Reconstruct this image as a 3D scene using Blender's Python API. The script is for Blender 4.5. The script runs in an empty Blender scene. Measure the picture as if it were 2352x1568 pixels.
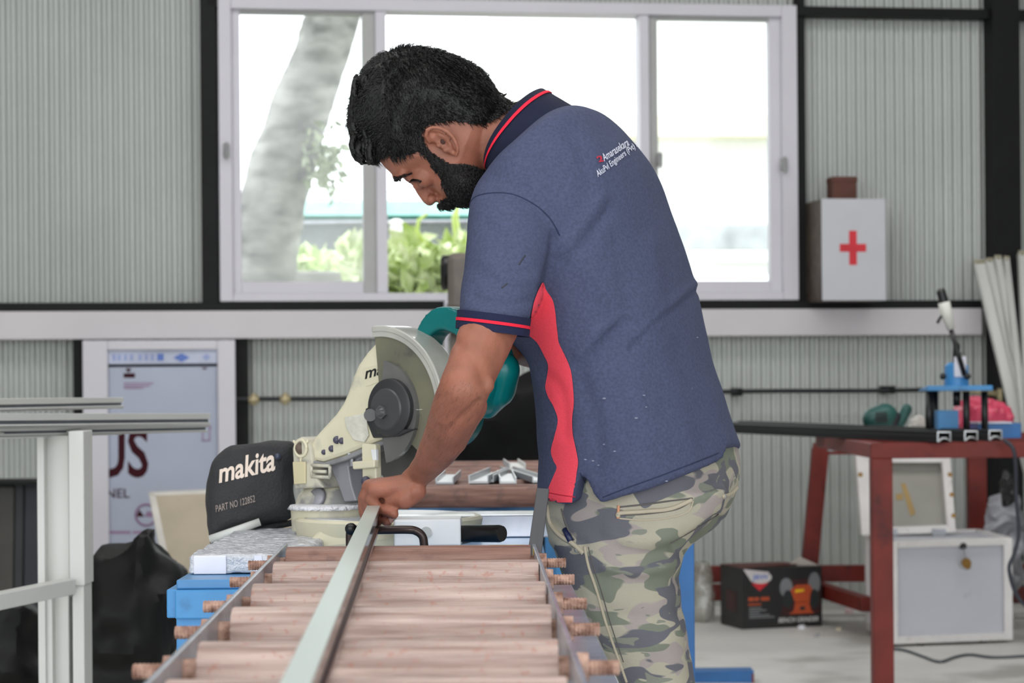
import bpy, bmesh, math, random
import numpy as np
from mathutils import Vector, Matrix
from mathutils.bvhtree import BVHTree
random.seed(7); np.random.seed(7)
SC = bpy.context.scene
COL = SC.collection
# ------------------------------------------------------------------ camera, world, lights
F, CX, CY, H, ROLL = 5000.0, 1176.0, 880.0, 1.05, 0.008
cd = bpy.data.cameras.new('camera'); cam = bpy.data.objects.new('camera', cd); COL.objects.link(cam)
cd.sensor_fit = 'HORIZONTAL'; cd.sensor_width = 36.0; cd.lens = F / 2352 * 36.0
cd.shift_y = (CY - 784) / 2352; cd.clip_start = 0.05; cd.clip_end = 300
c_, s_ = math.cos(ROLL), math.sin(ROLL)
cam.matrix_world = Matrix(((c_, s_, 0, 0), (0, 0, -1, 0), (-s_, c_, 0, H), (0, 0, 0, 1)))
cd.dof.use_dof = True; cd.dof.focus_distance = 2.72; cd.dof.aperture_fstop = 11.0
SC.camera = cam
SC.view_settings.view_transform = 'Standard'; SC.view_settings.look = 'None'
SC.view_settings.exposure = 0.0; SC.view_settings.gamma = 1.0; SC.view_settings.use_curve_mapping = False
w = bpy.data.worlds.new('sky'); SC.world = w; w.use_nodes = True
bg = w.node_tree.nodes['Background']; bg.inputs[0].default_value = (0.93, 0.97, 1.0, 1); bg.inputs[1].default_value = 3.1
def lamp(name, kind, loc, energy, color=(1, 1, 1), size=0.1, size_y=None, rot=(0, 0, 0)):
    l = bpy.data.lights.new(name, kind); l.energy = energy; l.color = color
    if kind == 'AREA':
        l.size = size
        if size_y: l.shape = 'RECTANGLE'; l.size_y = size_y
    else: l.shadow_soft_size = size
    o = bpy.data.objects.new(name, l); COL.objects.link(o); o.location = loc; o.rotation_euler = rot
    return o
# the camera's own pop-up flash, and added fill lamps standing in for unseen translucent roof sheets
lamp('camera_flash', 'POINT', (0.0, 0.05, H + 0.11), 21.0, (1.0, 0.95, 0.92), 0.02)
lamp('roof_fill_near', 'AREA', (-0.5, 2.0, 4.35), 95, (1, .98, .96), 6.0, 1.6)
lamp('roof_fill_far', 'AREA', (0.5, 6.6, 4.35), 130, (1, .99, .98), 7.0, 1.6)
# ------------------------------------------------------------------ pixel <-> world
def ray(x, y):
    u, v = (x - CX) / F, (CY - y) / F
    return Vector((u + ROLL * v, 1.0, v - ROLL * u))
CAMP = Vector((0, 0, H))
def P(x, y, D): return CAMP + ray(x, y) * D
def PP(x, y, p0, n):
    r = ray(x, y); return CAMP + r * ((p0 - CAMP).dot(n) / r.dot(n))
def px(p):
    q = p - CAMP; u, v = q.x / q.y, q.z / q.y
    return (CX + F * (u - ROLL * v), CY - F * (v + ROLL * u))
AL = math.atan(0.137)
WD = Vector((math.cos(AL), math.sin(AL), 0)); WN = Vector((math.sin(AL), -math.cos(AL), 0)); W0 = Vector((0, 10, 0))
def PW(x, y, off=0.0): return PP(x, y, W0 + WN * off, WN)
def ws(x, y=400, off=0.0): return (PW(x, y, off) - W0).dot(WD)
def wz(x, y, off=0.0): return PW(x, y, off).z
def wpt(s, z, off): return W0 + WD * s + WN * off + Vector((0, 0, z))
# ------------------------------------------------------------------ mesh building
class MB:
    def __init__(self): self.v = []; self.f = []
    def add(self, vs, fs):
        n = len(self.v); self.v += [Vector(p) for p in vs]; self.f += [tuple(i + n for i in f) for f in fs]; return self
    def hexa(self, b, t):                       # four bottom points, four top points, same turning
        return self.add(list(b) + list(t), [(3, 2, 1, 0), (4, 5, 6, 7), (0, 1, 5, 4), (1, 2, 6, 5), (2, 3, 7, 6), (3, 0, 4, 7)])
    def box(self, c, hx, hy, hz, ax=Vector((1, 0, 0)), ay=Vector((0, 1, 0)), az=Vector((0, 0, 1))):
        c = Vector(c); q = [(-1, -1), (1, -1), (1, 1), (-1, 1)]
        return self.hexa([c + ax * hx * a + ay * hy * b - az * hz for a, b in q], [c + ax * hx * a + ay * hy * b + az * hz for a, b in q])
    def bar(self, p, q, w, h, up=Vector((0, 0, 1))):
        p, q = Vector(p), Vector(q); d = (q - p).normalized(); s = d.cross(up).normalized(); u = s.cross(d)
        r = [(-1, -1), (1, -1), (1, 1), (-1, 1)]
        return self.hexa([p + s * w / 2 * a + u * h / 2 * b for a, b in r], [q + s * w / 2 * a + u * h / 2 * b for a, b in r])
    def wbox(self, s0, s1, z0, z1, o0, o1):
        return self.hexa([wpt(s0, z0, o1), wpt(s1, z0, o1), wpt(s1, z0, o0), wpt(s0, z0, o0)],
                         [wpt(s0, z1, o1), wpt(s1, z1, o1), wpt(s1, z1, o0), wpt(s0, z1, o0)])
    def prism(self, pts, d):
        n = len(pts); d = Vector(d)
        return self.add(list(pts) + [p + d for p in pts], [tuple(range(n - 1, -1, -1)), tuple(range(n, 2 * n))] +
                        [(i, (i + 1) % n, n + (i + 1) % n, n + i) for i in range(n)])
    def loft(self, rings, cap=True, closed=True):
        n = len(rings[0]); vs = [p for r in rings for p in r]; fs = []
        for k in range(len(rings) - 1):
            for i in range(n if closed else n - 1):
                j = (i + 1) % n; fs.append((k * n + i, k * n + j, (k + 1) * n + j, (k + 1) * n + i))
        if cap: fs += [tuple(range(n - 1, -1, -1)), tuple(range((len(rings) - 1) * n, len(rings) * n))]
        return self.add(vs, fs)
    def tube(self, pts, r, seg=8, cap=True):
        pts = [Vector(p) for p in pts]; rs = r if isinstance(r, (list, tuple)) else [r] * len(pts); rings = []
        prev = None
        for i, p in enumerate(pts):
            a = pts[max(i - 1, 0)]; b = pts[min(i + 1, len(pts) - 1)]; d = (b - a).normalized()
            if prev is None:
                u = d.orthogonal().normalized()
            else:
                u = (prev - d * prev.dot(d)); u = u.normalized() if u.length > 1e-6 else d.orthogonal().normalized()
            prev = u; v = d.cross(u)
            rings.append([p + (u * math.cos(t) + v * math.sin(t)) * rs[i] for t in [2 * math.pi * k / seg for k in range(seg)]])
        return self.loft(rings, cap)
    def disc(self, c, n, r, th, seg=32, e=None):       # a round plate, front face at c, thickness going back along -n
        n = Vector(n).normalized(); c = Vector(c); return self.tube([c, c - n * th], r, seg)
    def ball(self, c, r, ax=(1, 1, 1), seg=16, frame=None):
        c = Vector(c); rings = []; fx, fy, fz = frame or (Vector((1, 0, 0)), Vector((0, 1, 0)), Vector((0, 0, 1)))
        m = seg // 2
        for k in range(1, m):
            a = math.pi * k / m - math.pi / 2
            rings.append([c + r * (fx * ax[0] * math.cos(a) * math.cos(t) + fy * ax[1] * math.cos(a) * math.sin(t) + fz * ax[2] * math.sin(a))
                          for t in [2 * math.pi * i / seg for i in range(seg)]])
        n0 = len(self.v); self.loft(rings, False); b = len(self.v); self.v += [c - fz * r * ax[2], c + fz * r * ax[2]]
        L = n0 + (m - 2) * seg
        for i in range(seg):
            j = (i + 1) % seg; self.f.append((b, n0 + j, n0 + i)); self.f.append((b + 1, L + i, L + j))
        return self
    def capsule(self, p, rp, q, rq, seg=16):
        p, q = Vector(p), Vector(q); d = (q - p); L = d.length
        if L < 1e-6: return self.ball(p, max(rp, rq), seg=seg)
        d /= L; u = d.orthogonal().normalized(); v = d.cross(u); rings = []
        for c, r, a0, a1 in ((p, rp, -80, 0), (q, rq, 0, 80)):
            for k in range(5):
                a = math.radians(a0 + (a1 - a0) * k / 4)
                rings.append([c + d * r * math.sin(a) + (u * math.cos(t) + v * math.sin(t)) * r * math.cos(a) for t in [2 * math.pi * i / seg for i in range(seg)]])
        return self.loft(rings, True)
    def chain(self, pr, seg=14):
        for (a, ra), (b, rb) in zip(pr[:-1], pr[1:]): self.capsule(a, ra, b, rb, seg)
        return self
    def mesh(self, name):
        me = bpy.data.meshes.new(name); me.from_pydata([tuple(p) for p in self.v], [], self.f); me.update()
        bm = bmesh.new(); bm.from_mesh(me); bmesh.ops.recalc_face_normals(bm, faces=bm.faces); bm.to_mesh(me); bm.free()
        return me
def catmull(vals, n):
    a = np.array(vals, float); k = len(a) - 1; out = []
    for t in np.linspace(0, k, n):
        i = min(int(t), k - 1); u = t - i
        p0, p1, p2, p3 = a[max(i - 1, 0)], a[i], a[i + 1], a[min(i + 2, k)]
        out.append(.5 * ((2 * p1) + (-p0 + p2) * u + (2 * p0 - 5 * p1 + 4 * p2 - p3) * u ** 2 + (-p0 + 3 * p1 - 3 * p2 + p3) * u ** 3))
    return np.array(out)
def finish(o, label=None, cat=None, group=None, kind=None):
    if label: o['label'] = label
    if cat: o['category'] = cat
    if group: o['group'] = group
    if kind: o['kind'] = kind
    return o
def put(name, me, mat, parent=None, smooth=False, bevel=0, **k):
    o = bpy.data.objects.new(name, me); COL.objects.link(o)
    if mat is not None and not me.materials: me.materials.append(mat)
    if smooth: me.polygons.foreach_set('use_smooth', [True] * len(me.polygons))
    if bevel:
        b = o.modifiers.new('edge', 'BEVEL'); b.width = bevel; b.segments = 2; b.limit_method = 'ANGLE'; b.angle_limit = 0.6
    if smooth == 'auto':
        me.polygons.foreach_set('use_smooth', [True] * len(me.polygons))
        try: me.set_sharp_from_angle(angle=0.6)
        except Exception: pass
    if parent is not None:
        o.parent = parent; o.matrix_parent_inverse = parent.matrix_world.inverted() if parent.type != 'EMPTY' else Matrix.Translation(-parent.location)
    return finish(o, **k)
def obj(name, mb, mat, parent=None, smooth=False, bevel=0, **k): return put(name, mb.mesh(name), mat, parent, smooth, bevel, **k)
def root(name, loc, label=None, cat=None, group=None, kind=None):
    o = bpy.data.objects.new(name, None); COL.objects.link(o); o.location = loc; o.empty_display_size = .05
    return finish(o, label, cat, group, kind)
def baked(mb_or_me, mods):
    me = mb_or_me.mesh('tmp') if isinstance(mb_or_me, MB) else mb_or_me
    o = bpy.data.objects.new('tmp', me); COL.objects.link(o)
    for kind, props in mods:
        m = o.modifiers.new(kind, kind)
        for a, b in props.items(): setattr(m, a, b)
    dg = bpy.context.evaluated_depsgraph_get(); dg.update()
    res = bpy.data.meshes.new_from_object(o.evaluated_get(dg)); bpy.data.objects.remove(o); return res
def verts_of(me):
    a = np.empty(len(me.vertices) * 3); me.vertices.foreach_get('co', a); return a.reshape(-1, 3)
def normals_of(me):
    a = np.empty(len(me.vertices) * 3); me.vertices.foreach_get('normal', a); return a.reshape(-1, 3)
def set_verts(me, a): me.vertices.foreach_set('co', a.ravel()); me.update()
def pxs(a):
    q = a - np.array([0, 0, H]); u, v = q[:, 0] / q[:, 1], q[:, 2] / q[:, 1]
    return np.stack([CX + F * (u - ROLL * v), CY - F * (v + ROLL * u)], 1)
def seg_dist(p, poly, closed=False):                     # distance of 2D points to a polyline
    poly = np.array(poly, float); d = np.full(len(p), 1e9)
    prs = list(zip(poly[:-1], poly[1:])) + ([(poly[-1], poly[0])] if closed else [])
    for a, b in prs:
        ab = b - a; t = np.clip(((p - a) @ ab) / (ab @ ab + 1e-9), 0, 1); d = np.minimum(d, np.linalg.norm(p - a - t[:, None] * ab, axis=1))
    return d
def inside(p, poly):
    poly = np.array(poly, float); r = np.zeros(len(p), bool); n = len(poly)
    for i in range(n):
        a, b = poly[i], poly[(i + 1) % n]
        if a[1] == b[1]: continue
        c = ((a[1] > p[:, 1]) != (b[1] > p[:, 1])) & (p[:, 0] < (b[0] - a[0]) * (p[:, 1] - a[1]) / (b[1] - a[1]) + a[0]); r ^= c
    return r
def bvh_of(me): return BVHTree.FromPolygons([v.co.copy() for v in me.vertices], [tuple(p.vertices) for p in me.polygons])
def hit(bvh, x, y, off=0.0015):
    d = ray(x, y).normalized(); loc, nor, i, t = bvh.ray_cast(CAMP, d)
    if loc is None: return None
    if nor.dot(d) > 0: nor = -nor
    return loc + nor * off
def surf_grid(bvh, rows, cols, off=0.0015, sub=6):        # rows: (y, x_left, x_right) or (xl,yl,xr,yr): a patch lying on the surface
    q = catmull([r if len(r) == 4 else (r[1], r[0], r[2], r[0]) for r in rows], (len(rows) - 1) * sub + 1); mb = MB(); pts = []; last = None
    for xl, yl, xr, yr in q:
        for k in range(cols + 1):
            t = k / cols; h = hit(bvh, xl + (xr - xl) * t, yl + (yr - yl) * t, off)
            if h is None: h = last
            last = h; pts.append(h)
    fs = [(i * (cols + 1) + k, i * (cols + 1) + k + 1, (i + 1) * (cols + 1) + k + 1, (i + 1) * (cols + 1) + k) for i in range(len(q) - 1) for k in range(cols)]
    return mb.add(pts, fs)
def surf_line(bvh, poly, r, off=0.0005, n=40, seg=6):
    q = catmull(poly, n); pts = [h for h in (hit(bvh, x, y, off) for x, y in q) if h is not None]
    return MB().tube(pts, r, seg)
def noise1(p, s, seed=0):
    from mathutils import noise
    o = Vector((seed * 7.3, seed * 3.1, seed * 1.7)); return np.array([noise.noise(Vector(q) * s + o) for q in p])
def text_flat(body, shear=0.0, bold=0.0, align='CENTER', spacing=1.0):  # flat lettering, capital height about 0.7
    c = bpy.data.curves.new('t', 'FONT'); c.body = body; c.shear = shear; c.offset = bold; c.align_x = align; c.space_character = spacing; c.resolution_u = 3
    o = bpy.data.objects.new('t', c); COL.objects.link(o); dg = bpy.context.evaluated_depsgraph_get(); dg.update()
    me = bpy.data.meshes.new_from_object(o.evaluated_get(dg)); vs = [tuple(v.co) for v in me.vertices]; fs = [tuple(p.vertices) for p in me.polygons]
    bpy.data.objects.remove(o); bpy.data.curves.remove(c); bpy.data.meshes.remove(me); return vs, fs
def text_box(body, fn, **k):                              # fn maps (0..1 along, 0..1 up) of the text's own box to a point
    vs, fs = text_flat(body, **k); xs = [v[0] for v in vs]; ys = [v[1] for v in vs]; x0, x1, y0, y1 = min(xs), max(xs), min(ys), max(ys)
    return MB().add([fn((v[0] - x0) / (x1 - x0), (v[1] - y0) / (y1 - y0)) for v in vs], fs)
def quad_fn(a, b, c, d):                                  # bottom-left, bottom-right, top-right, top-left
    a, b, c, d = map(Vector, (a, b, c, d))
    return lambda u, v: a * (1 - u) * (1 - v) + b * u * (1 - v) + c * u * v + d * (1 - u) * v
# ------------------------------------------------------------------ materials
def lin(c):
    return tuple((v / 255 / 12.92 if v / 255 <= .04045 else ((v / 255 + .055) / 1.055) ** 2.4) for v in c) + (1.0,)
MC = {}
def M(name, rgb, rough=.6, metal=0.0, var=0.12, scale=8.0, bump=0.0, bscale=60.0, rgb2=None, stretch=(1, 1, 1), detail=4, spec=.5, dirt=None, coat=0.0):
    if name in MC: return MC[name]
    m = bpy.data.materials.new(name); m.use_nodes = True; nt = m.node_tree; N, L = nt.nodes, nt.links
    b = N['Principled BSDF']; b.inputs['Roughness'].default_value = rough; b.inputs['Metallic'].default_value = metal
    b.inputs['Specular IOR Level'].default_value = spec; b.inputs['Coat Weight'].default_value = coat
    tc = N.new('ShaderNodeTexCoord'); mp = N.new('ShaderNodeMapping'); mp.inputs['Scale'].default_value = stretch; L.new(tc.outputs['Object'], mp.inputs[0])
    no = N.new('ShaderNodeTexNoise'); no.inputs['Scale'].default_value = scale; no.inputs['Detail'].default_value = detail; L.new(mp.outputs[0], no.inputs['Vector'])
    cr = N.new('ShaderNodeValToRGB'); L.new(no.outputs[0], cr.inputs[0])
    base = lin(rgb); lo = tuple(x * (1 - var) for x in base[:3]) + (1,); hi = lin(rgb2) if rgb2 else tuple(min(1, x * (1 + var)) for x in base[:3]) + (1,)
    cr.color_ramp.elements[0].position = .32; cr.color_ramp.elements[1].position = .68
    cr.color_ramp.elements[0].color = lo; cr.color_ramp.elements[1].color = hi
    out = cr.outputs[0]
    if dirt:                                             # (rgb, scale, threshold, amount): blotches with a shape of their own
        n2 = N.new('ShaderNodeTexNoise'); n2.inputs['Scale'].default_value = dirt[1]; n2.inputs['Detail'].default_value = 6; L.new(tc.outputs['Object'], n2.inputs['Vector'])
        r2 = N.new('ShaderNodeValToRGB'); r2.color_ramp.elements[0].position = dirt[2]; r2.color_ramp.elements[1].position = min(1, dirt[2] + .1)
        r2.color_ramp.elements[0].color = (0, 0, 0, 1); r2.color_ramp.elements[1].color = (dirt[3],) * 3 + (1,); L.new(n2.outputs[0], r2.inputs[0])
        mx = N.new('ShaderNodeMix'); mx.data_type = 'RGBA'; L.new(r2.outputs[0], mx.inputs[0]); L.new(out, mx.inputs[6]); mx.inputs[7].default_value = lin(dirt[0]); out = mx.outputs[2]
    L.new(out, b.inputs['Base Color'])
    if bump:
        n3 = N.new('ShaderNodeTexNoise'); n3.inputs['Scale'].default_value = bscale; n3.inputs['Detail'].default_value = 3; L.new(mp.outputs[0], n3.inputs['Vector'])
        bu = N.new('ShaderNodeBump'); bu.inputs['Strength'].default_value = bump; bu.inputs['Distance'].default_value = .01; L.new(n3.outputs[0], bu.inputs['Height']); L.new(bu.outputs[0], b.inputs['Normal'])
    MC[name] = m; return m
def glassy(name, tint=(1, 1, 1), gloss=.06, opacity=0.0, rgb=(200, 200, 200), rough=.05):
    if name in MC: return MC[name]
    m = bpy.data.materials.new(name); m.use_nodes = True; nt = m.node_tree; N, L = nt.nodes, nt.links; N.remove(N['Principled BSDF'])
    t = N.new('ShaderNodeBsdfTransparent'); t.inputs[0].default_value = tint + (1,)
    g = N.new('ShaderNodeBsdfGlossy'); g.inputs['Roughness'].default_value = rough
    mx = N.new('ShaderNodeMixShader'); mx.inputs[0].default_value = gloss; L.new(t.outputs[0], mx.inputs[1]); L.new(g.outputs[0], mx.inputs[2]); out = mx
    if opacity:
        d = N.new('ShaderNodeBsdfDiffuse'); d.inputs[0].default_value = lin(rgb); no = N.new('ShaderNodeTexNoise'); no.inputs['Scale'].default_value = 30
        mm = N.new('ShaderNodeMath'); mm.operation = 'MULTIPLY'; mm.inputs[1].default_value = opacity * 2; L.new(no.outputs[0], mm.inputs[0])
        m2 = N.new('ShaderNodeMixShader'); L.new(mm.outputs[0], m2.inputs[0]); L.new(mx.outputs[0], m2.inputs[1]); L.new(d.outputs[0], m2.inputs[2]); out = m2
    L.new(out.outputs[0], N['Material Output'].inputs[0]); MC[name] = m; return m
white_paint = M('white_paint', (208, 205, 212), .45, var=.03, scale=3)
beam_white = M('beam_white', (205, 201, 203), .5, var=.04, scale=2)
black_steel = M('black_steel', (15, 15, 16), .6, var=.25, scale=6, spec=.25)
zinc = M('zinc_sheet', (182, 185, 181), .45, metal=.3, var=.06, scale=1.5, detail=6)
red_oxide = M('red_oxide_paint', (108, 34, 26), .5, var=.25, scale=7, spec=.35, dirt=((50, 20, 20), 9, .6, .7))
alu = M('white_alu', (212, 212, 208), .38, var=.03, scale=4)
alu_mill = M('mill_aluminium', (205, 208, 210), .32, metal=.7, var=.05, scale=10)
rust = M('rusty_steel', (146, 104, 86), .75, var=.35, scale=90, rgb2=(198, 162, 144), bump=.4, bscale=160)
galv = M('galvanised_steel', (150, 152, 156), .3, metal=.75, var=.12, scale=18)
cream = M('cream_enamel', (214, 208, 182), .4, var=.05, scale=14, dirt=((150, 150, 145), 16, .58, .55))
cream_dusty = M('cream_dusty', (196, 192, 174), .55, var=.1, scale=20, dirt=((120, 120, 125), 18, .5, .8))
dark_plastic = M('black_plastic', (16, 16, 17), .38, var=.15, scale=12)
teal = M('teal_plastic', (0, 112, 112), .3, var=.08, scale=8)
blue_paint = M('blue_paint', (62, 134, 190), .42, var=.12, scale=9, dirt=((40, 70, 110), 14, .64, .7))
blue_dark = M('blue_enamel', (30, 98, 160), .4, var=.15, scale=6)
tarp = M('black_sheet', (15, 14, 14), .55, spec=.3, var=.3, scale=6, bump=.25, bscale=14)
# ------------------------------------------------------------------ the setting: shed shell
o = obj('floor', MB().box((0, 4.2, -.1), 6.0, 7.4, .1), M('concrete', (218, 216, 211), .55, var=.1, scale=2.2, detail=8, bump=.15, bscale=40, dirt=((150, 144, 134), 1.6, .52, .6)), kind='structure')
S0, S1 = -6.2, 6.2
zg = wz(1176, 701, .06)                                   # girt under the window
WX0, WX1 = ws(503), ws(1832); WZ0, WZ1 = wz(700, 693), wz(1825, 17)
wall = root('wall_back', (0, 10, 0), kind='structure')
def sheet(s0, s1, z0, z1):
    n = int((s1 - s0) / .047 * 8); vs = []; fs = []
    for i in range(n + 1):
        s = s0 + (s1 - s0) * i / n; w_ = math.cos(2 * math.pi * s / .047); off = -.05 + .0095 * (abs(w_) ** .7) * (1 if w_ > 0 else -1)
        vs += [wpt(s, z0, off), wpt(s, z1, off)]
        if i: fs.append((2 * i - 2, 2 * i, 2 * i + 1, 2 * i - 1))
    obj('corrugated_sheet', MB().add(vs, fs), zinc, wall, True)
for a, b in ((S0, -4.4), (-4.4, -3.0), (-3.0, -2.1), (-2.1, WX0 + .01)): sheet(a, b, 0, 4.5)
for a, b in ((WX0 + .01, -.1), (-.1, WX1 - .01)): sheet(a, b, 0, WZ0 + .01); sheet(a, b, WZ1 - .01, 4.5)
for a, b in ((WX1 - .01, 2.1), (2.1, 3.2), (3.2, 4.6), (4.6, S1)): sheet(a, b, 0, 4.5)
obj('wall_left', MB().box((-6, 3.4, 2.25), .05, 6.4, 2.25), M('side_sheet', (150, 152, 150), .5, var=.05), kind='structure')
obj('wall_right', MB().box((6, 4.0, 2.25), .05, 7.0, 2.25), M('side_sheet', (150, 152, 150)), kind='structure')
obj('ceiling', MB().box((0, 4.2, 4.56), 6.2, 7.6, .05), M('roof_sheet', (150, 150, 150), .6), kind='structure')
# black posts and girts, the white beam
def trim(nm, x0, x1, y0, y1, o0, o1, mat, ya=None, full=None):
    s0, s1 = ws(x0, ya or 400, o1), ws(x1, ya or 400, o1); z0, z1 = full or (wz(1176, y1, o1), wz(1176, y0, o1))
    return obj(nm, MB().wbox(s0, s1, z0, z1, o0, o1), mat, None, False, .003, kind='structure')
ztop = lambda y, o1: wz(1176, y, o1)
trim('trim_1', 462, 499, 0, 0, -.03, .05, black_steel, 400, (zg - .02, 4.4))
trim('trim_2', 1832, 1852, 0, 0, -.03, .03, black_steel, 400, (zg - .02, 4.4))
trim('trim_3', 2282, 2345, 0, 0, -.03, .10, black_steel, 300, (0, 4.4))
obj('trim_4', MB().wbox(S0, S1, wz(1176, 711, .055), wz(1176, 692, .055), -.03, .055), black_steel, kind='structure', bevel=.003)
o = obj('trim_5', MB().wbox(S0, ws(2256, 740, .07), wz(1176, 774, .07), wz(1176, 711, .07), .0, .07), beam_white, kind='structure', bevel=.004)
zt0, zt1 = wz(2060, 39, .05), wz(2060, 17, .05)
obj('trim_6', MB().wbox(WX0 - .05, S1, zt0, zt1, -.03, .05), black_steel, kind='structure', bevel=.003)
trim('trim_7', 168, 190, 0, 0, -.03, .03, black_steel, 850, (0, wz(180, 775, .05)))
trim('trim_8', 539, 571, 0, 0, -.03, .03, black_steel, 850, (0, wz(560, 775, .05)))
# the window
win = root('window_1', wpt((WX0 + WX1) / 2, WZ0, 0), kind='structure')
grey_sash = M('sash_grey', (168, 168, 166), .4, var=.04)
X = lambda x, off=.06: ws(x, 350, off)
def wb(nm, x0, x1, z0, z1, o0, o1, mat, par=win): return obj(nm, MB().wbox(X(x0, o1), X(x1, o1), z0, z1, o0, o1), mat, par, False, .004)
zb, zt = WZ0, WZ1
zs0, zs1 = wz(700, 673, .06), wz(1650, 36, .06)             # inner edge of the outer frame
for a, b, c, d in ((503, 533, zb, zt), (1798, 1833, zb, zt)): wb('frame_jamb', a, b, c, d, -.08, .06, white_paint)
obj('frame_sill', MB().wbox(X(533), X(1798), zb, zs0, -.08, .06), white_paint, win, bevel=.004)
obj('frame_head', MB().wbox(X(533), X(1798), zs1, zt, -.08, .06), white_paint, win, bevel=.004)
wb('mullion', 864, 889, zs0, zs1, -.06, .05, white_paint); wb('mullion', 1471, 1493, zs0, zs1, -.06, .05, white_paint)
glass = glassy('window_glass', (.97, .985, .98), .05, .03, (235, 238, 236))
for nm, xa, xb, xc, xd in (('sliding_sash', 533, 553, 833, 864), ('sliding_sash', 1493, 1512, 1768, 1798)):
    s = root(nm, wpt(X(xa), zs0, 0)); s.parent = win; s.matrix_parent_inverse = Matrix.Translation(-win.location)
    left = xa < 1000; zr0 = wz(700, 646, .03); zr1 = wz(1650, 46, .03)
    def sb(n2, x0, x1, z0, z1, o0, o1, mat):
        q = obj(n2, MB().wbox(X(x0, o1), X(x1, o1), z0, z1, o0, o1), mat, s, False, .003)
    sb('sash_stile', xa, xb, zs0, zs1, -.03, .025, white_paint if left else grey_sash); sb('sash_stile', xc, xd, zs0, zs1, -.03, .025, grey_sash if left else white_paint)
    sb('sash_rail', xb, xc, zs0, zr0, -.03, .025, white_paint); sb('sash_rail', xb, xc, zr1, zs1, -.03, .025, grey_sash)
    sb('glass_pane', xb, xc, zr0, zr1, -.008, -.002, glass)
for x, y in ((520, 345), (1514, 367), (1800, 378)):
    p = PW(x, y, .075); obj('latch', MB().box(p, .012, .02, .028, WD, WN).capsule(p + WN * .02 + Vector((0, 0, .03)), .006, p + WN * .03 - Vector((0, 0, .035)), .008, 8), M('latch_grey', (150, 150, 150), .4), win, True)
# outside
obj('ground_outside', MB().box((0, 24, -.3), 30, 13.2, .05), M('outside_ground', (150, 150, 138), .8), kind='structure')
# ---- leaning tree
tr = root('tree', (P(585, 700, 14).x, 14, -.3), 'thick pale grey tree trunk leaning to the right beyond the left sash', 'tree')
pts = [(575, 900, 13.9, 95), (590, 700, 14, 84), (606, 560, 14, 80), (634, 430, 14, 76), (668, 320, 14, 72), (705, 210, 14, 68), (742, 110, 14, 64), (778, 0, 14, 60), (815, -140, 14, 55), (840, -300, 14, 50)]
me = MB().tube([P(a, b, d) for a, b, d, r in pts], [r * 14 / F for *_, r in pts], 40).mesh('trunk')
me = baked(me, [('SUBSURF', dict(levels=3))]); a = verts_of(me); n = normals_of(me)
set_verts(me, a + n * (.018 * noise1(a, 4, 1) + .008 * noise1(a * np.array([1, 1, 4]), 6, 2))[:, None])
put('trunk', me, M('bark', (128, 126, 121), .9, var=.4, scale=5, rgb2=(178, 176, 171), bump=.5, bscale=30, stretch=(1, 1, 2.2), detail=8), tr, True)
lm = MB()
def leaf(mb, p, L, d, up):
    d = d.normalized(); s = d.cross(up); s = s.normalized() if s.length > 1e-3 else Vector((1, 0, 0)); u = s.cross(d)
    mb.add([p, p + d * L * .45 + s * L * .28 + u * L * .06, p + d * L, p + d * L * .45 - s * L * .28 + u * L * .06, p + d * L * .5 - u * L * .02], [(0, 1, 4), (1, 2, 4), (2, 3, 4), (3, 0, 4)])
rv = lambda: Vector((random.uniform(-1, 1), random.uniform(-1, 1), random.uniform(-1, 1)))
for k in range(150):
    q = P(random.gauss(742, 22), random.gauss(375, 38), random.uniform(13.7, 14)); leaf(lm, q, random.uniform(.05, .11), rv(), rv())
tw = MB()
for k in range(7): tw.tube([P(690 - k * 3, 420 - k * 8, 13.85), P(715, 390 - k * 10, 13.8), P(730 + k * 6, 330 + k * 17, 13.8)], [.012, .008, .004], 5)
sp = obj('sprig', tw, M('bark', (0, 0, 0)), tr, True); finish(obj('leaves', lm, M('tree_leaf', (168, 176, 148), .6, var=.3, scale=20), sp), kind='stuff')
# ---- hedge: foliage nobody could count
def hedge(name, label, boxes, n, size, mat, twigs=True):
    mb = MB()
    for k in range(n):
        x0, x1, y0, y1, d0, d1 = random.choice(boxes); x = random.uniform(x0, x1); yt = y0 + 12 * math.sin(x * .045) + 8 * math.sin(x * .11)
        y = yt + (y1 - yt) * random.random() ** .9; leaf(mb, P(x, y, random.uniform(d0, d1)), random.uniform(.6, 1.3) * size, rv() + Vector((0, -.5, .4)), Vector((0, -.6, 1)) + rv() * .6)
    r_ = root(name, P((boxes[0][0] + boxes[0][1]) / 2, boxes[0][3], boxes[0][4]), label, 'hedge'); finish(obj('foliage', mb, mat, r_), kind='stuff'); return r_
hm = M('hedge_leaf', (206, 238, 110), .5, var=.4, scale=7, rgb2=(250, 254, 222))  # overexposed sunlight is put into these near-white leaf colours
hg = hedge('hedge', 'bright green leafy hedge below the open middle of the window', [(800, 1110, 575, 760, 13.0, 14.2), (1060, 1300, 600, 760, 13.2, 14.2)], 3600, .15, hm)
st = MB()
for k in range(60): st.tube([P(820 + k * 7.6, 1358, 13.6), P(815 + k * 8 + random.uniform(-8, 8), 640, 13.6)], [.012, .006], 5)
obj('stem', st, M('twig', (90, 80, 50), .8), hg, True)
tn = MB(); tn.tube([P(*q, 13.4) for q in ((1000, 590), (975, 560), (958, 530), (962, 505), (982, 490))], [.02, .017, .014, .012, .008], 6)
tn.tube([P(*q, 13.4) for q in ((1060, 620), (1058, 580), (1050, 540), (1045, 500), (1052, 470))], [.03, .03, .026, .022, .012], 6)
obj('tendril', tn, M('tendril_leaf', (206, 226, 130), .6), hg, True)
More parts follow.
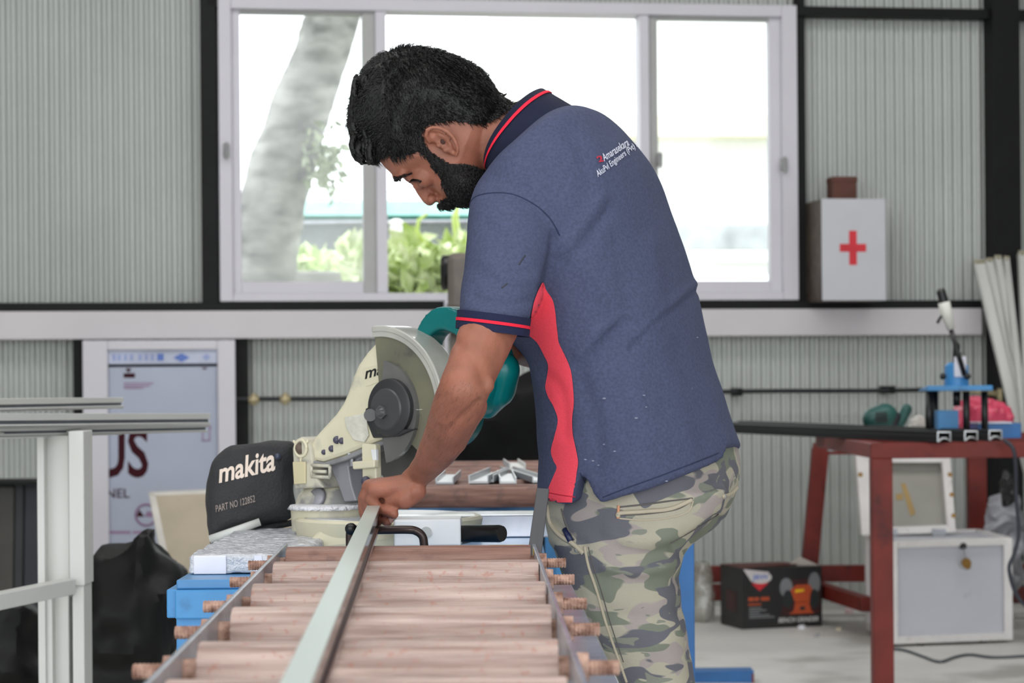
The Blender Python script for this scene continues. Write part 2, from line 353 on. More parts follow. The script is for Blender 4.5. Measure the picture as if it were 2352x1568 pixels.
hg2 = hedge('hedge', 'pale washed out low hedge behind the left window sash', [(640, 860, 598, 760, 15, 16)], 1100, .17, M('hedge_pale', (220, 236, 180), .6, var=.2, scale=6))
obj('stem', MB().tube([P(700, 1308, 15.3), P(705, 640, 15.3)], .03, 6).tube([P(780, 1308, 15.3), P(785, 640, 15.3)], .03, 6), M('twig', (0, 0, 0)), hg2, True)
# ---- teal roofed shed, mesh fence, white post, low kerb, white house
sh = root('shed', P(850, 640, 22), 'low grey shed with a pale teal roof edge beyond the hedge', 'shed')
def pbox(mb, x0, x1, y0, y1, D, th): return mb.hexa([P(x0, y1, D), P(x1, y1, D), P(x1, y1, D) + Vector((0, th, 0)), P(x0, y1, D) + Vector((0, th, 0))], [P(x0, y0, D), P(x1, y0, D), P(x1, y0, D) + Vector((0, th, 0)), P(x0, y0, D) + Vector((0, th, 0))])
obj('fascia', pbox(MB(), 560, 1120, 462, 494, 21.8, .3), M('teal_fascia', (176, 234, 224), .5), sh)
obj('gutter', pbox(MB(), 560, 1120, 494, 501, 21.85, .2), M('gutter_teal', (60, 130, 118), .5), sh)
obj('wall', pbox(MB(), 570, 1110, 501, 1175, 22.2, 3), M('shed_wall', (138, 142, 142), .8, var=.25, scale=3), sh)
obj('roof', MB().hexa([P(560, 462, 21.8), P(1120, 462, 21.8), P(1120, 440, 25.5), P(560, 440, 25.5)], [P(560, 459, 21.8), P(1120, 459, 21.8), P(1120, 437, 25.5), P(560, 437, 25.5)]), M('shed_roof', (225, 240, 238), .6), sh)
fe = root('mesh_fence', P(800, 700, 17), 'grey diamond mesh fence behind the tree and hedge', 'fence')
fm = MB(); zf0, zf1 = P(800, 690, 17).z, P(800, 512, 17).z; xa, xb = P(650, 0, 17).x, P(1150, 0, 17).x; hh = zf1 - zf0
k = xa - hh
while k < xb:
    for sg in (1, -1):
        a, b = (k, zf0 if sg > 0 else zf1), (k + hh, zf1 if sg > 0 else zf0)
        fm.tube([Vector((a[0], 17, a[1])), Vector((b[0], 17 + .004 * sg, b[1]))], .0025, 4, False)
    k += .055
finish(obj('wire_mesh', fm, galv, fe), kind='stuff')
obj('rail', MB().tube([Vector((xa - hh, 17, zf1)), Vector((xb + hh, 17, zf1))], .02, 8), galv, fe, True)
for x in (655, 1150): obj('post', MB().tube([P(x, 1262, 17), P(x, 508, 17)], .03, 10), galv, fe, True)
ps = MB(); a = P(911, 720, 16.5); ps.box((a.x, 16.5, (P(911, 512, 16.5).z - .3) / 2), .045, .045, (P(911, 512, 16.5).z + .3) / 2); t = P(911, 512, 16.5)
ps.hexa([t + Vector((i, j, 0)) for i, j in ((-.06, -.06), (.06, -.06), (.06, .06), (-.06, .06))], [t + Vector((i, j, .03)) for i, j in ((-.02, -.02), (.02, -.02), (.02, .02), (-.02, .02))])
obj('fence_post', ps, M('white_wash', (240, 240, 236), .7), label='short white square post standing in front of the mesh fence', cat='post')
obj('garden_kerb', pbox(MB(), 540, 860, 622, 1319, 14.8, .3), M('kerb_grey', (160, 158, 152), .8, var=.15), label='low grey garden kerb behind the left window sash', cat='kerb', bevel=.02)
hs = root('house', P(1500, 600, 32), 'sunlit white house seen through the right of the window', 'house')
obj('wall', pbox(MB(), 1120, 1900, -240, 600, 32, 4), M('house_white', (250, 250, 248), .7, var=.01), hs)
for x0, x1, y0, y1 in ((1385, 1408, 75, 215), (1418, 1432, 75, 225), (1444, 1458, 75, 225), (1580, 1628, 70, 225), (1690, 1720, 76, 130)):
    f = obj('window_frame', pbox(MB(), x0 - 4, x1 + 4, y0 - 4, y1 + 4, 31.95, .05), M('house_white', (0, 0, 0)), hs); obj('pane', pbox(MB(), x0, x1, y0, y1, 31.93, .02), M('pale_pane', (196, 214, 228), .3), f)
obj('balcony_band', pbox(MB(), 1120, 1900, 265, 312, 31.4, .6), M('band_cream', (246, 240, 214), .7), hs)
obj('low_wall', pbox(MB(), 1500, 1765, 515, 572, 28, .2), M('low_wall_grey', (190, 194, 196), .8, var=.3, scale=2), label='pale grey low wall in front of the white house', cat='wall')
ev = MB().hexa([P(850, 20, 10.6), P(1500, 44, 10.9), P(1500, 36, 11.2), P(850, 12, 10.9)], [P(850, -30, 10.6), P(1500, -6, 10.9), P(1500, -10, 11.2), P(850, -34, 10.9)])
obj('trim_9', ev, M('eave_beige', (214, 202, 178), .7), kind='structure')
# ------------------------------------------------------------------ on and against the back wall
fa = root('first_aid_box', wpt(ws(1961, 690, .3), zg, .2), 'white first aid cabinet with a red cross on its door, standing on the black girt', 'first aid box')
z0, z1 = wz(1961, 690, .30), wz(1961, 456, .30); s0, s1 = ws(1889, 570, .3), ws(2035, 570, .3)
obj('cabinet', MB().wbox(s0, s1, z0, z1, .0, .285), M('cabinet_dark', (74, 62, 52), .7, var=.4, scale=20), fa, bevel=.003)
dr = obj('door', MB().wbox(s0, s1, z0, z1, .285, .30), M('cabinet_white', (194, 195, 200), .45, var=.02), fa, bevel=.003)
cx, cz = (ws(1959, 570, .3)), wz(1959, 569, .3)
obj('red_cross', MB().wbox(cx - .018, cx + .018, cz - .078, cz + .078, .3, .3015).wbox(cx - .062, cx - .018, cz - .018, cz + .018, .3, .3015).wbox(cx + .018, cx + .062, cz - .018, cz + .018, .3, .3015), M('cross_red', (206, 40, 52), .5), dr)
bs = wz(1940, 456, .2)
s0, s1 = ws(1913, 430, .2), ws(1968, 430, .2)
obj('box', MB().wbox(s0, s1, z1, z1 + .108, .1, .2).wbox(s0 - .003, s1 + .003, z1 + .085, z1 + .11, .097, .203), M('brown_card', (92, 54, 42), .7, var=.15), label='small brown box sitting on top of the first aid cabinet', cat='box', bevel=.003)
# black hose along the wall with brass fittings
hp = root('wall_pipe', PW(1176, 905, .09), 'thin black air pipe running along the lower back wall', 'pipe')
def hy(x): return 921 - (x - 270) * 27.0 / 1850
obj('hose', MB().tube([PW(x, hy(x) + 1.5 * math.sin(x * .01), .09) for x in range(-1500, 2200, 60)], .0105, 10), M('rubber_black', (24, 25, 30), .5), hp, True)
for x in (583, 655): obj('fitting', MB().tube([PW(x - 12, hy(x) + 2, .1), PW(x + 12, hy(x), .1)], .017, 8).tube([PW(x, hy(x) + 14, .1), PW(x, hy(x) - 14, .1)], .012, 8), M('brass', (190, 176, 140), .4, metal=.4), hp, True)
for x in (900, 1700, 2050): obj('clip', MB().wbox(ws(x, hy(x), .1) - .012, ws(x, hy(x), .1) + .012, wz(x, hy(x) + 9, .1), wz(x, hy(x) - 9, .1), -.06, .104), black_steel, hp)
# panel door in protective film
dw = root('door_1', PW(365, 1330, .12), 'white framed door whose panel still wears printed blue protective film', 'door', kind='structure')
OD = .16
def dbx(nm, x0, x1, y0, y1, o0, o1, mat, par=dw): return obj(nm, MB().wbox(ws(x0, 900, o1), ws(x1, 900, o1), wz(365, y1, o1), wz(365, y0, o1), o0, o1), mat, par, False, .004)
dbx('door_stile', 190, 248, 781, 1400, .02, OD, white_paint); dbx('door_stile', 500, 541, 781, 1400, .02, OD, white_paint)
dbx('door_rail', 248, 500, 781, 803, .02, OD, white_paint); dbx('door_rail', 248, 500, 1370, 1400, .02, OD, white_paint)
film = M('blue_film', (166, 172, 190), .35, var=.05, scale=3)
dbx('film_strip', 248, 500, 803, 836, .04, OD - .02, M('film_strip', (186, 192, 212), .35))
dbx('shadow_gap', 248, 500, 836, 842, .04, OD - .06, black_steel)
pn = dbx('panel', 248, 500, 842, 1370, .04, OD - .03, film)
maroon = M('print_maroon', (56, 8, 20), .7, spec=.2); mpale = M('print_pale', (140, 110, 140), .5); bprint = M('print_blue', (92, 120, 196), .5); rpale = M('print_rose', (150, 120, 150), .5)
def wtxt(body, x0, x1, y0, y1, mat, off=OD - .0285, bold=0, par=pn, nm='lettering', **k):
    obj(nm, text_box(body, quad_fn(PW(x0, y1, off), PW(x1, y1, off), PW(x1, y0, off), PW(x0, y0, off)), bold=bold, **k), mat, par)
wtxt('US', 217, 341, 982, 1097, maroon, bold=.02); wtxt('PANEL', 206, 298, 1122, 1143, maroon, bold=.01)

M('print_film', (150, 162, 206), .5)
def flat(nm, poly, mat, off=OD - .0285, th=.0012, par=pn):
    pts = [PW(x, y, off) for x, y in poly]; obj(nm, MB().prism(pts, WN * th), mat, par)
flat('print_mark', [(361, 812), (376, 812), (376, 828), (361, 828)], bprint, OD - .0195); flat('print_mark', [(398, 821), (417, 811), (436, 821), (417, 831)], bprint, OD - .0195)
flat('print_mark', [(464, 820), (474, 812), (484, 820), (474, 828)], M('print_film', (0, 0, 0)), OD - .0195)
flat('print_mark', [(288, 846), (302, 846), (295, 856)], maroon); flat('print_mark', [(462, 844), (478, 844), (470, 849)], maroon)
for p_ in ([(460, 984), (472, 966), (474, 970), (465, 984)], [(474, 966), (487, 984), (482, 984), (472, 970)], [(464, 984), (467, 984), (467, 1012), (464, 1012)], [(480, 984), (483, 984), (483, 1012), (480, 1012)], [(464, 1010), (483, 1010), (483, 1013), (464, 1013)]): flat('print_arrow', p_, mpale)
ring_ = [PW(336 + 24 * math.cos(t), 1182 + 24 * math.sin(t), OD - .028) for t in [2 * math.pi * i / 32 for i in range(33)]]
obj('print_logo', MB().tube(ring_, .005, 6, False), mpale, pn, True); flat('print_logo', [(313, 1186), (320, 1170), (332, 1186)], maroon); flat('print_logo', [(332, 1186), (338, 1174), (352, 1176), (350, 1187)], mpale)
for x0, x1, y, hh_, mt in ((284, 310, 862, 10, maroon), (284, 352, 880, 3, rpale), (284, 344, 886, 3, rpale), (284, 330, 891, 3, rpale), (250, 300, 1222, 6, rpale), (305, 326, 1222, 6, rpale)): flat('print_line', [(x0, y - hh_ / 2), (x1, y - hh_ / 2), (x1, y + hh_ / 2), (x0, y + hh_ / 2)], mt)
for x in (258, 270, 284, 298, 318, 332, 346): flat('print_line', [(x, 813), (x + 8, 813), (x + 8, 828), (x, 828)], M('print_film', (0, 0, 0)), OD - .0195)
# framed beige board leaning against the door
lb = root('framed_board', P(440, 1330, 8.2), 'beige board in a pale frame leaning behind the dust bag', 'board')
def q2(a, b): return P(a, b, 8.2 + (1300 - b) * .0012)
def slab(nm, pts, th, mat, par): obj(nm, MB().prism(pts, Vector((0, th, 0))), mat, par, bevel=.004)
slab('frame_stile', [q2(340, 1130), q2(360, 1142), q2(432, 1490), q2(412, 1500)], .05, M('pale_frame', (196, 192, 184), .5), lb)
slab('frame_rail', [q2(340, 1130), q2(640, 1118), q2(640, 1134), q2(360, 1142)], .05, M('pale_frame', (0, 0, 0)), lb)
slab('board', [q2(356, 1136), q2(660, 1124), q2(740, 1494), q2(430, 1494)], .03, M('beige_board', (172, 160, 140), .7, var=.1, scale=5, dirt=((120, 90, 70), 5, .62, .5)), lb)
slab('frame_rail', [q2(412, 1494), q2(740, 1494), q2(742, 1514), q2(414, 1514)], .05, M('pale_frame', (0, 0, 0)), lb)
# ------------------------------------------------------------------ aluminium profile rack on the left
rk = root('profile_rack', P(140, 1900, 5.2), 'white aluminium rack with a slotted upright post and a cross bar, at the left edge', 'rack')
DR = 4.3
def vbar(nm, x0, x1, y0, y1, D, th, mat, par): 
    a, b = P(x0, 1000, D), P(x1, 1000, D); z0, z1 = P(100, y1, D).z if y1 < 3000 else .0, P(100, y0, D).z
    return obj(nm, MB().hexa([Vector((a.x, D, z0)), Vector((b.x, D, z0)), Vector((b.x, D + th, z0)), Vector((a.x, D + th, z0))], [Vector((a.x, D, z1)), Vector((b.x, D, z1)), Vector((b.x, D + th, z1)), Vector((a.x, D + th, z1))]), mat, par, bevel=.0015)
vbar('post_flange', 84, 101, 990, 3000, DR - .03, .09, alu, rk); vbar('post_web', 101, 157, 990, 1345, DR, .03, alu, rk)
vbar('post_flange', 157, 192, 990, 1345, DR - .035, .09, alu, rk); vbar('post_web', 121, 155, 1345, 3000, DR + .005, .03, alu, rk)
vbar('post_flange', 100, 117, 1345, 3000, DR - .02, .06, alu, rk); vbar('post_flange', 163, 190, 1345, 3000, DR - .03, .08, alu, rk)
vbar('post_back', 100, 170, 1345, 3000, DR + .035, .02, M('slot_grey', (96, 100, 108), .5), rk)
a0, b0 = P(-160, 1412, 3.7), P(158, 1346, DR - .05)
obj('cross_bar', MB().bar(a0, b0, .03, .03), alu, rk, bevel=.002)
for y in (1352, 1366): obj('screw', MB().tube([P(164, y, DR - .036), P(164, y, DR - .045)], .0035, 8), galv, rk, True)
vbar('rear_post', -140, -100, 985, 3000, 3.6, .05, alu, rk)
sup = obj('top_rail', MB().bar(P(-170, 1004, 3.75), P(255, 992, 4.75), .05, .012), alu, rk, bevel=.002)
# loose profiles lying on the rack
def profile(name, label, p, q, w, h, mat, group=None):
    r_ = root(name, (p + q) / 2, label, 'aluminium profile', group); d = (q - p).normalized(); s = d.cross(Vector((0, 0, 1))).normalized(); u = s.cross(d)
    def rib(c, ww, hh): return obj('profile_rib', MB().bar(p + c, q + c, ww, hh), mat, r_, bevel=.0008)
    rib(Vector((0, 0, 0)) - u * (h * .4), w, h * .2); obj('profile_web', MB().bar(p + d * .004, q - d * .004, w * .84, h * .9), M('slot_grey', (96, 100, 108), .5), r_)
    for sg in (-1, 1): rib(s * sg * w * .43 + u * h * .26, w * .14, h * .48); rib(s * sg * w * .43 - u * h * .36, w * .14, h * .28)
    rib(u * h * .42, w * .9, h * .16); return r_
profile('window_profile', 'longer white aluminium profile lying on the rack, its cut end before the blue panel', P(-190, 968, 3.75), P(460, 963, 5.0), .05, .028, alu, 'profiles lying on the rack')
profile('window_profile', 'short white aluminium profile on top of the rack, ending beside the door frame', P(-190, 933, 3.95), P(260, 925, 5.1), .05, .026, alu, 'profiles lying on the rack')
profile('window_profile', 'lower white aluminium profile with a dark underside, beneath the longer one', P(-190, 994, 3.78), P(456, 982, 5.0), .045, .02, alu, 'profiles lying on the rack')
# ------------------------------------------------------------------ dark sheets and bundles
def crumple(name, outline, D, th, label, cat, mat, amp=.05, sc=5, seed=0, cells=18):
    pts = np.array([[*P(x, y, D)] for x, y in outline]); c = pts.mean(0); mb = MB(); rings = []
    dense = catmull(np.vstack([pts, pts[:1]]), len(pts) * 6 + 1)[:-1]
    for k in range(9):
        t = math.pi * k / 8; f = .06 + .94 * math.sin(t) ** .55
        rings.append([Vector(tuple(c + (p - c) * f + np.array([0, -th * math.cos(t), 0]))) for p in dense])
    me = baked(mb.loft(rings), [('REMESH', dict(mode='VOXEL', voxel_size=th / 9)), ('SMOOTH', dict(iterations=3))]); a = verts_of(me); n = normals_of(me)
    r = 1 - 2 * np.abs(noise1(a, sc, seed)); r2 = 1 - 2 * np.abs(noise1(a, sc * 2.3, seed + 3))
    set_verts(me, a + n * (amp * (r - .5) + amp * .45 * (r2 - .5))[:, None])
    return put(name, me, mat, None, 'auto', label=label, cat=cat)
crumple('plastic_sheet', [(180, 1350), (225, 1300), (285, 1250), (342, 1200), (378, 1244), (416, 1312), (400, 1400), (410, 1560), (400, 1760), (180, 1760)], 4.9, .16, 'crumpled black plastic sheet heaped beside the rack post', 'plastic sheet', tarp, .05, 5, 2)
crumple('plastic_sheet', [(-60, 1330), (60, 1345), (100, 1420), (110, 1600), (100, 1800), (-80, 1800)], 5.2, .15, 'black plastic sheet lying under the cross bar at the left edge', 'plastic sheet', tarp, .05, 5, 5)
crumple('plastic_sheet', [(1030, 1720), (1035, 1085), (1040, 960), (1070, 880), (1140, 850), (1215, 845), (1290, 870), (1300, 1085), (1310, 1720)], 6.2, .2, 'black plastic sheet draped behind the saw and the worker', 'plastic sheet', M('black_sheet_back', (13, 13, 14), .75, var=.3, scale=6, spec=.15), .05, 4, 8)
for i, (x0, x1, y0, mt, what) in enumerate(((-26, 26, 1118, (60, 58, 54), 'brown grey'), (28, 48, 1104, (38, 40, 42), 'narrow charcoal'), (50, 84, 1112, (34, 36, 44), 'bluish black'))):
    a, b = P(x0, 1300, 8.4), P(x1, 1300, 8.4); zt_ = P(x0, y0, 8.4).z
    mb = MB().hexa([Vector((a.x, 8.4, 0)), Vector((b.x, 8.4, 0)), Vector((b.x, 8.5, 0)), Vector((a.x, 8.5, 0))], [Vector((a.x, 8.46, zt_)), Vector((b.x, 8.46, zt_)), Vector((b.x, 8.56, zt_)), Vector((a.x, 8.56, zt_))])
    obj('board', mb, M('dark_board_%d' % i, mt, .6), label='%s board standing on end behind the rack post' % what, cat='board', group='dark boards behind the rack', bevel=.004)
mb = MB().box(P(20, 1106, 8.5), .2, .12, .008); obj('black_board_cover', mb, black_steel, label='thin black sheet lying on top of the standing dark boards', cat='sheet', bevel=.002)
# ------------------------------------------------------------------ roller conveyors
ZR = H - .192; RR = .022; ZA = ZR - RR
rollerm = M('roller_wood', (156, 126, 115), .33, var=.2, scale=30, rgb2=(200, 174, 163), stretch=(.3, 5, 5), detail=10, bump=.35, bscale=150, dirt=((172, 104, 82), 130, .585, .55), spec=.8)
roller_dark = M('roller_wood_dark', (122, 82, 68), .38, var=.22, scale=30, rgb2=(152, 114, 100), stretch=(.3, 5, 5), detail=10, bump=.3, bscale=150, dirt=((96, 70, 64), 30, .55, .6))
railm = M('rail_steel', (158, 163, 172), .26, metal=.35, var=.18, scale=14, dirt=((150, 106, 84), 30, .66, .5))
def threaded(p, q, r):
    n = 22; pts = []; rs = []
    for k in range(n + 1):
        pts.append(p + (q - p) * k / n); rs.append(r * (1 if k % 2 else .86))
    return MB().tube(pts, rs, 12)
def conveyor(label, rollers, xl, xr, mats, legs):
    r_ = root('roller_conveyor', ((xl(2) + xr(2)) / 2, rollers[0][0], 0), label, 'conveyor')
    D0, D1 = rollers[0][0] + .12, rollers[-1][0] - .35
    for xf, sg in ((xl, -1), (xr, 1)):
        a, b = Vector((xf(D0), D0, ZA - .004)), Vector((xf(D1), D1, ZA - .004))
        obj('side_rail', MB().bar(a, b, .0045, .042), railm, r_, bevel=.001)
        d = Vector((sg * .021, 0, -.0225)); obj('rail_flange', MB().bar(a + d, b + d, .042, .004), railm, r_, bevel=.001)
    for k, (D, inl, inr, mt) in enumerate(rollers):
        x0, x1 = xl(D) + inl, xr(D) - inr; c0, c1 = Vector((x0, D, ZA)), Vector((x1, D, ZA)); ex = Vector((1, 0, 0))
        ro = obj('roller', MB().tube([c0, c0 + ex * .0015, c1 - ex * .0015, c1], [RR * .96, RR, RR, RR * .96], 40), mats[mt], r_, 'auto')
        for c, e_, sg in ((c0, Vector((xl(D), D, ZA)), -1), (c1, Vector((xr(D), D, ZA)), 1)):
            obj('axle_collar', MB().tube([c, e_], .0095, 12), rust, ro, 'auto')
            bl = obj('axle_bolt', threaded(e_, e_ + ex * sg * .036, .0062), rust, ro, False)
            obj('nut', MB().tube([e_ + ex * sg * .0025, e_ + ex * sg * .013], .0125, 6), rust, ro, False, .0008)
    for D in legs:
        for xf in (xl, xr):
            obj('leg', MB().box((xf(D), D, (ZA - .03) / 2), .018, .018, (ZA - .03) / 2), blue_paint, r_, bevel=.002)
    return r_
def lin2(Da, xa, Db, xb):
    Xa, Xb = (xa - CX) / F * Da, (xb - CX) / F * Db
    return lambda D: Xa + (Xb - Xa) * (D - Da) / (Db - Da)
RL = [(2.59, .010, .006, 1), (2.37, .012, .003, 0), (2.11, .012, .004, 0), (1.89, .014, .006, 0), (1.635, .014, .010, 0), (1.425, .016, .012, 0), (1.2, .016, .012, 0)]
xl, xr = lin2(2.4, 606, 1.42, 318), lin2(2.4, 1238, 1.42, 1340)
conveyor('nearer roller conveyor of worn wooden rollers running up to the saw, under the long bar', RL, xl, xr, (rollerm, roller_dark), (1.1,))
xl2, xr2 = (lambda D: -.205), (lambda D: .095)
conveyor('farther roller conveyor of dark brown rollers behind the saw, strewn with offcuts', [(5.4 - .21 * k, .01, .01, 0) for k in range(7)], xl2, xr2, (roller_dark,), (5.3, 4.0))
# aluminium offcuts on the far conveyor
def offcut(p, L, wd, ht, yaw, label, mat=alu_mill):
    r_ = root('aluminium_offcut', p, label, 'offcut', 'channel offcuts on the far conveyor'); c, s = math.cos(yaw), math.sin(yaw); ax, ay = Vector((c, s, 0)), Vector((-s, c, 0)); p = Vector(p)
    obj('channel_base', MB().box(p + Vector((0, 0, .0025)) + ay * L / 2, wd / 2, L / 2, .0025, ax, ay), mat, r_, bevel=.0006)
    for sg in (-1, 1): obj('channel_wall', MB().box(p + ax * sg * (wd / 2 - .001) + ay * L / 2 + Vector((0, 0, ht / 2)), .0012, L / 2, ht / 2, ax, ay), mat, r_)
    obj('channel_lip', MB().box(p + Vector((0, 0, -.004)) + ay * .004, wd / 2 * .9, .002, .004, ax, ay), dark_plastic, r_)
def zon(x, D): q = P(x, 1000, D); return Vector((q.x, D, ZR))
offcut(zon(1020, 4.16), .34, .034, .014, -.02, 'pale aluminium channel offcut nearest the worker\'s forearm, leftmost on the far conveyor')
offcut(zon(1098, 4.18), .40, .038, .016, -.09, 'tilted aluminium offcut with a second lip, second from the left')
offcut(zon(1112, 4.24) + Vector((.012, 0, 0)), .30, .012, .014, -.09, 'narrow aluminium strip lying against the tilted offcut')
offcut(zon(1166, 4.16), .36, .032, .012, .02, 'flat aluminium channel offcut between the tilted one and the slanted one')
offcut(zon(1240, 4.2), .55, .03, .012, .12, 'aluminium offcut slanting away beside the worker\'s shirt', alu_mill)
offcut(zon(1188, 4.85), .3, .036, .014, .05, 'small dark sided offcut lying farthest back on the conveyor', alu)
# ------------------------------------------------------------------ the bar being cut
br = root('aluminium_bar', P(760, 1400, 2.0), 'long aluminium bar held under the worker\'s hand, bright top and dark side', 'bar')
hb = .027; zb_ = ZR + .0005; zt2 = zb_ + hb
def onz(x, y, z): r = ray(x, y); return CAMP + r * ((z - H) / r.z)
L0, L1, R0, R1 = onz(638, 1575, zt2), onz(829, 1178, zt2), onz(701, 1575, zt2), onz(874, 1160, zt2)
dirb = ((L1 - L0).normalized() + (R1 - R0).normalized()).normalized(); side = Vector((dirb.y, -dirb.x, 0)); wB = .0178
p0 = L0 - dirb * .5; ln = (Vector((0, 3.03, 0)) - p0).y / dirb.y; q0 = p0 + dirb * ln
def strip(nm, s0, s1, z0, z1, mt, bev=.0006):
    obj(nm, MB().hexa([p0 + side * s0 + Vector((0, 0, z0)), p0 + side * s1 + Vector((0, 0, z0)), q0 + side * s1 + Vector((0, 0, z0)), q0 + side * s0 + Vector((0, 0, z0))],
                      [p0 + side * s0 + Vector((0, 0, z1)), p0 + side * s1 + Vector((0, 0, z1)), q0 + side * s1 + Vector((0, 0, z1)), q0 + side * s0 + Vector((0, 0, z1))]), mt, br, bevel=bev)
bar_dark = M('bar_dark', (66, 50, 46), .16, metal=.75, var=.2, scale=6, stretch=(1, .3, 6)); bar_top = M('bar_top', (196, 206, 200), .3, metal=.35, var=.05, scale=20, stretch=(1, .1, 1))  # the bar side's brown-black reflection is painted in as its colour
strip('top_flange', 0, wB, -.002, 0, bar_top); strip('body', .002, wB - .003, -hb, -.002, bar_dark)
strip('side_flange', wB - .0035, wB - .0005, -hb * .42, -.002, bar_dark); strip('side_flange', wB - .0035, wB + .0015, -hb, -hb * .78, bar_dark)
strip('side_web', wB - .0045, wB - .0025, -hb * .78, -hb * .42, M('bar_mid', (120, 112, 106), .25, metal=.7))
# ------------------------------------------------------------------ blue bench under the saw
ZB = .806
bn = root('saw_bench', P(900, 1700, 3.2), 'blue painted steel bench carrying the mitre saw', 'bench')
bx0, bx1, bd0, bd1 = (404 - CX) / F * 2.75, .035, 2.74, 3.62
obj('bench_top', MB().box(((bx0 + bx1) / 2, (bd0 + bd1) / 2, ZB - .006), (bx1 - bx0) / 2, (bd1 - bd0) / 2, .006), M('bench_top', (70, 130, 180), .35, var=.12, scale=9), bn, bevel=.002)
for a, b in (((bx0, bd0), (bx1, bd0)), ((bx0, bd1), (bx1, bd1)), ((bx0, bd0), (bx0, bd1)), ((bx1, bd0), (bx1, bd1))):
    obj('apron', MB().bar(Vector((*a, ZB - .03)), Vector((*b, ZB - .03)), .025, .036), blue_paint, bn, bevel=.002)
for x, y in ((bx0 + .016, bd0 + .016), (bx1 - .016, bd0 + .016), (bx0 + .016, bd1 - .016), (bx1 - .016, bd1 - .016)):
    obj('leg', MB().box((x, y, (ZB - .012) / 2), .0165, .0165, (ZB - .012) / 2), blue_paint, bn, bevel=.002)
    obj('foot_plate', MB().box((x, y, .004), .04, .04, .004), blue_dark, bn, bevel=.001)
gx = bx0 + .03; obj('gusset', MB().prism([Vector((gx, bd0 + .004, ZB - .046)), Vector((gx + .055, bd0 + .004, ZB - .046)), Vector((gx, bd0 + .004, ZB - .105))], Vector((0, .02, 0))), blue_paint, bn)
obj('lower_rail', MB().bar(Vector((bx0, bd1 - .016, .2)), Vector((bx1, bd1 - .016, .2)), .03, .03), blue_paint, bn)
# blue stand under the far conveyor
fs_ = root('conveyor_stand', (.07, 4.7, 0), 'blue steel stand under the far conveyor, one leg showing behind the worker\'s thigh', 'stand')
sx0, sx1, sd0, sd1 = -.25, .345, 4.16, 5.36
obj('stand_top', MB().box(((sx0 + sx1) / 2, (sd0 + sd1) / 2, ZB - .006), (sx1 - sx0) / 2, (sd1 - sd0) / 2, .006), M('bench_top', (0, 0, 0)), fs_, bevel=.002)
for x, y in ((sx0 + .016, sd0 + .016), (sx1 - .016, sd0 + .016), (sx0 + .016, sd1 - .016), (sx1 - .016, sd1 - .016)): obj('leg', MB().box((x, y, (ZB - .012) / 2), .0165, .0165, (ZB - .012) / 2), blue_dark, fs_, bevel=.002)
obj('apron', MB().bar(Vector((sx0, sd0, ZB - .03)), Vector((sx1, sd0, ZB - .03)), .025, .036), blue_dark, fs_, bevel=.002)
# film wrapped packet
pk = root('wrapped_packet', (P(560, 1300, 2.9)), 'silvery packet wrapped in clear film lying on the blue bench beside the rollers', 'packet')
film_wrap = M('film_wrap', (186, 190, 198), .2, var=.12, scale=60, rgb2=(206, 208, 214), bump=.5, bscale=130, spec=.9)
me = baked(MB().box((-.345, 3.07, ZB + .0135), .075, .255, .0125), [('BEVEL', dict(width=.003, segments=2)), ('REMESH', dict(mode='VOXEL', voxel_size=.004))]); a = verts_of(me); n = normals_of(me)
set_verts(me, a + n * (.002 * noise1(a, 40, 3) + .0015 * noise1(a, 90, 4))[:, None]); put('film_cover', me, film_wrap, pk, True)
obj('paper_label', MB().box((-.392, 2.8145, ZB + .0125), .021, .0035, .0118), M('packet_paper', (226, 226, 236), .5), pk, bevel=.001)
obj('film_edge', MB().box((-.33, 2.8135, ZB + .0125), .005, .0012, .0115), M('packet_paper', (0, 0, 0)), pk)
# shiny sheet, yellow level, grey flat bar
obj('aluminium_sheet', MB().box(((1150 - CX) / F * 3.5, 3.5, ZB + .018), .075, .055, .018), M('shiny_sheet', (206, 212, 224), .18, metal=.6, var=.15, scale=20), label='shiny aluminium box section lying on the bench behind the black handle', cat='aluminium section', bevel=.002)
lv = root('spirit_level', P(1130, 1250, 2.72), 'yellow spirit level lying behind the last roller', 'level'); zy = onz(1140, 1243, ZB + .03)
lc = Vector(((1140 - CX) / F * 2.8, 2.8, ZB + .0175))
obj('level_body', MB().box(lc, .04, .011, .0175), M('level_yellow', (232, 186, 28), .4), lv, bevel=.001); obj('level_end', MB().box(lc + Vector((.0425, 0, 0)), .0025, .011, .0175), M('cross_red', (0, 0, 0)), lv, bevel=.0008)
obj('level_top', MB().box(lc + Vector((0.012, 0, .018)), .022, .006, .0008), M('level_vial', (190, 200, 130), .2), lv)
sb_ = MB().hexa([P(1211, 1276, 2.66), P(1243, 1280, 2.66), P(1243, 1280, 2.67), P(1211, 1276, 2.67)], [P(1233, 1120, 2.72), P(1262, 1122, 2.72), P(1262, 1122, 2.73), P(1233, 1120, 2.73)])
obj('flat_bar', sb_, M('grey_flat', (66, 66, 70), .5, var=.1), label='dark grey flat bar leaning upright at the end of the last roller', cat='bar', bevel=.001)
# ------------------------------------------------------------------ mitre saw
sw = root('mitre_saw', P(890, 1250, 3.16), 'cream and teal mitre saw with a smoky blade guard and a black dust bag', 'saw')
th_ = math.radians(40); SE = Vector((math.cos(th_), -math.sin(th_), 0)); SN = Vector((-math.sin(th_), -math.cos(th_), 0)); HUB = P(890, 945, 3.12); UZ = Vector((0, 0, 1))
def sp_(x, y, off=0.0): return PP(x, y, HUB + SN * off, SN)
def plate(nm, poly, off, th, mat, bev=.002, par=sw, sm=False): return obj(nm, MB().prism([sp_(x, y, off) for x, y in poly], -SN * th), mat, par, sm, bev)
def ell(r0, a): return HUB + (SE * math.cos(a) + UZ * math.sin(a)) * r0
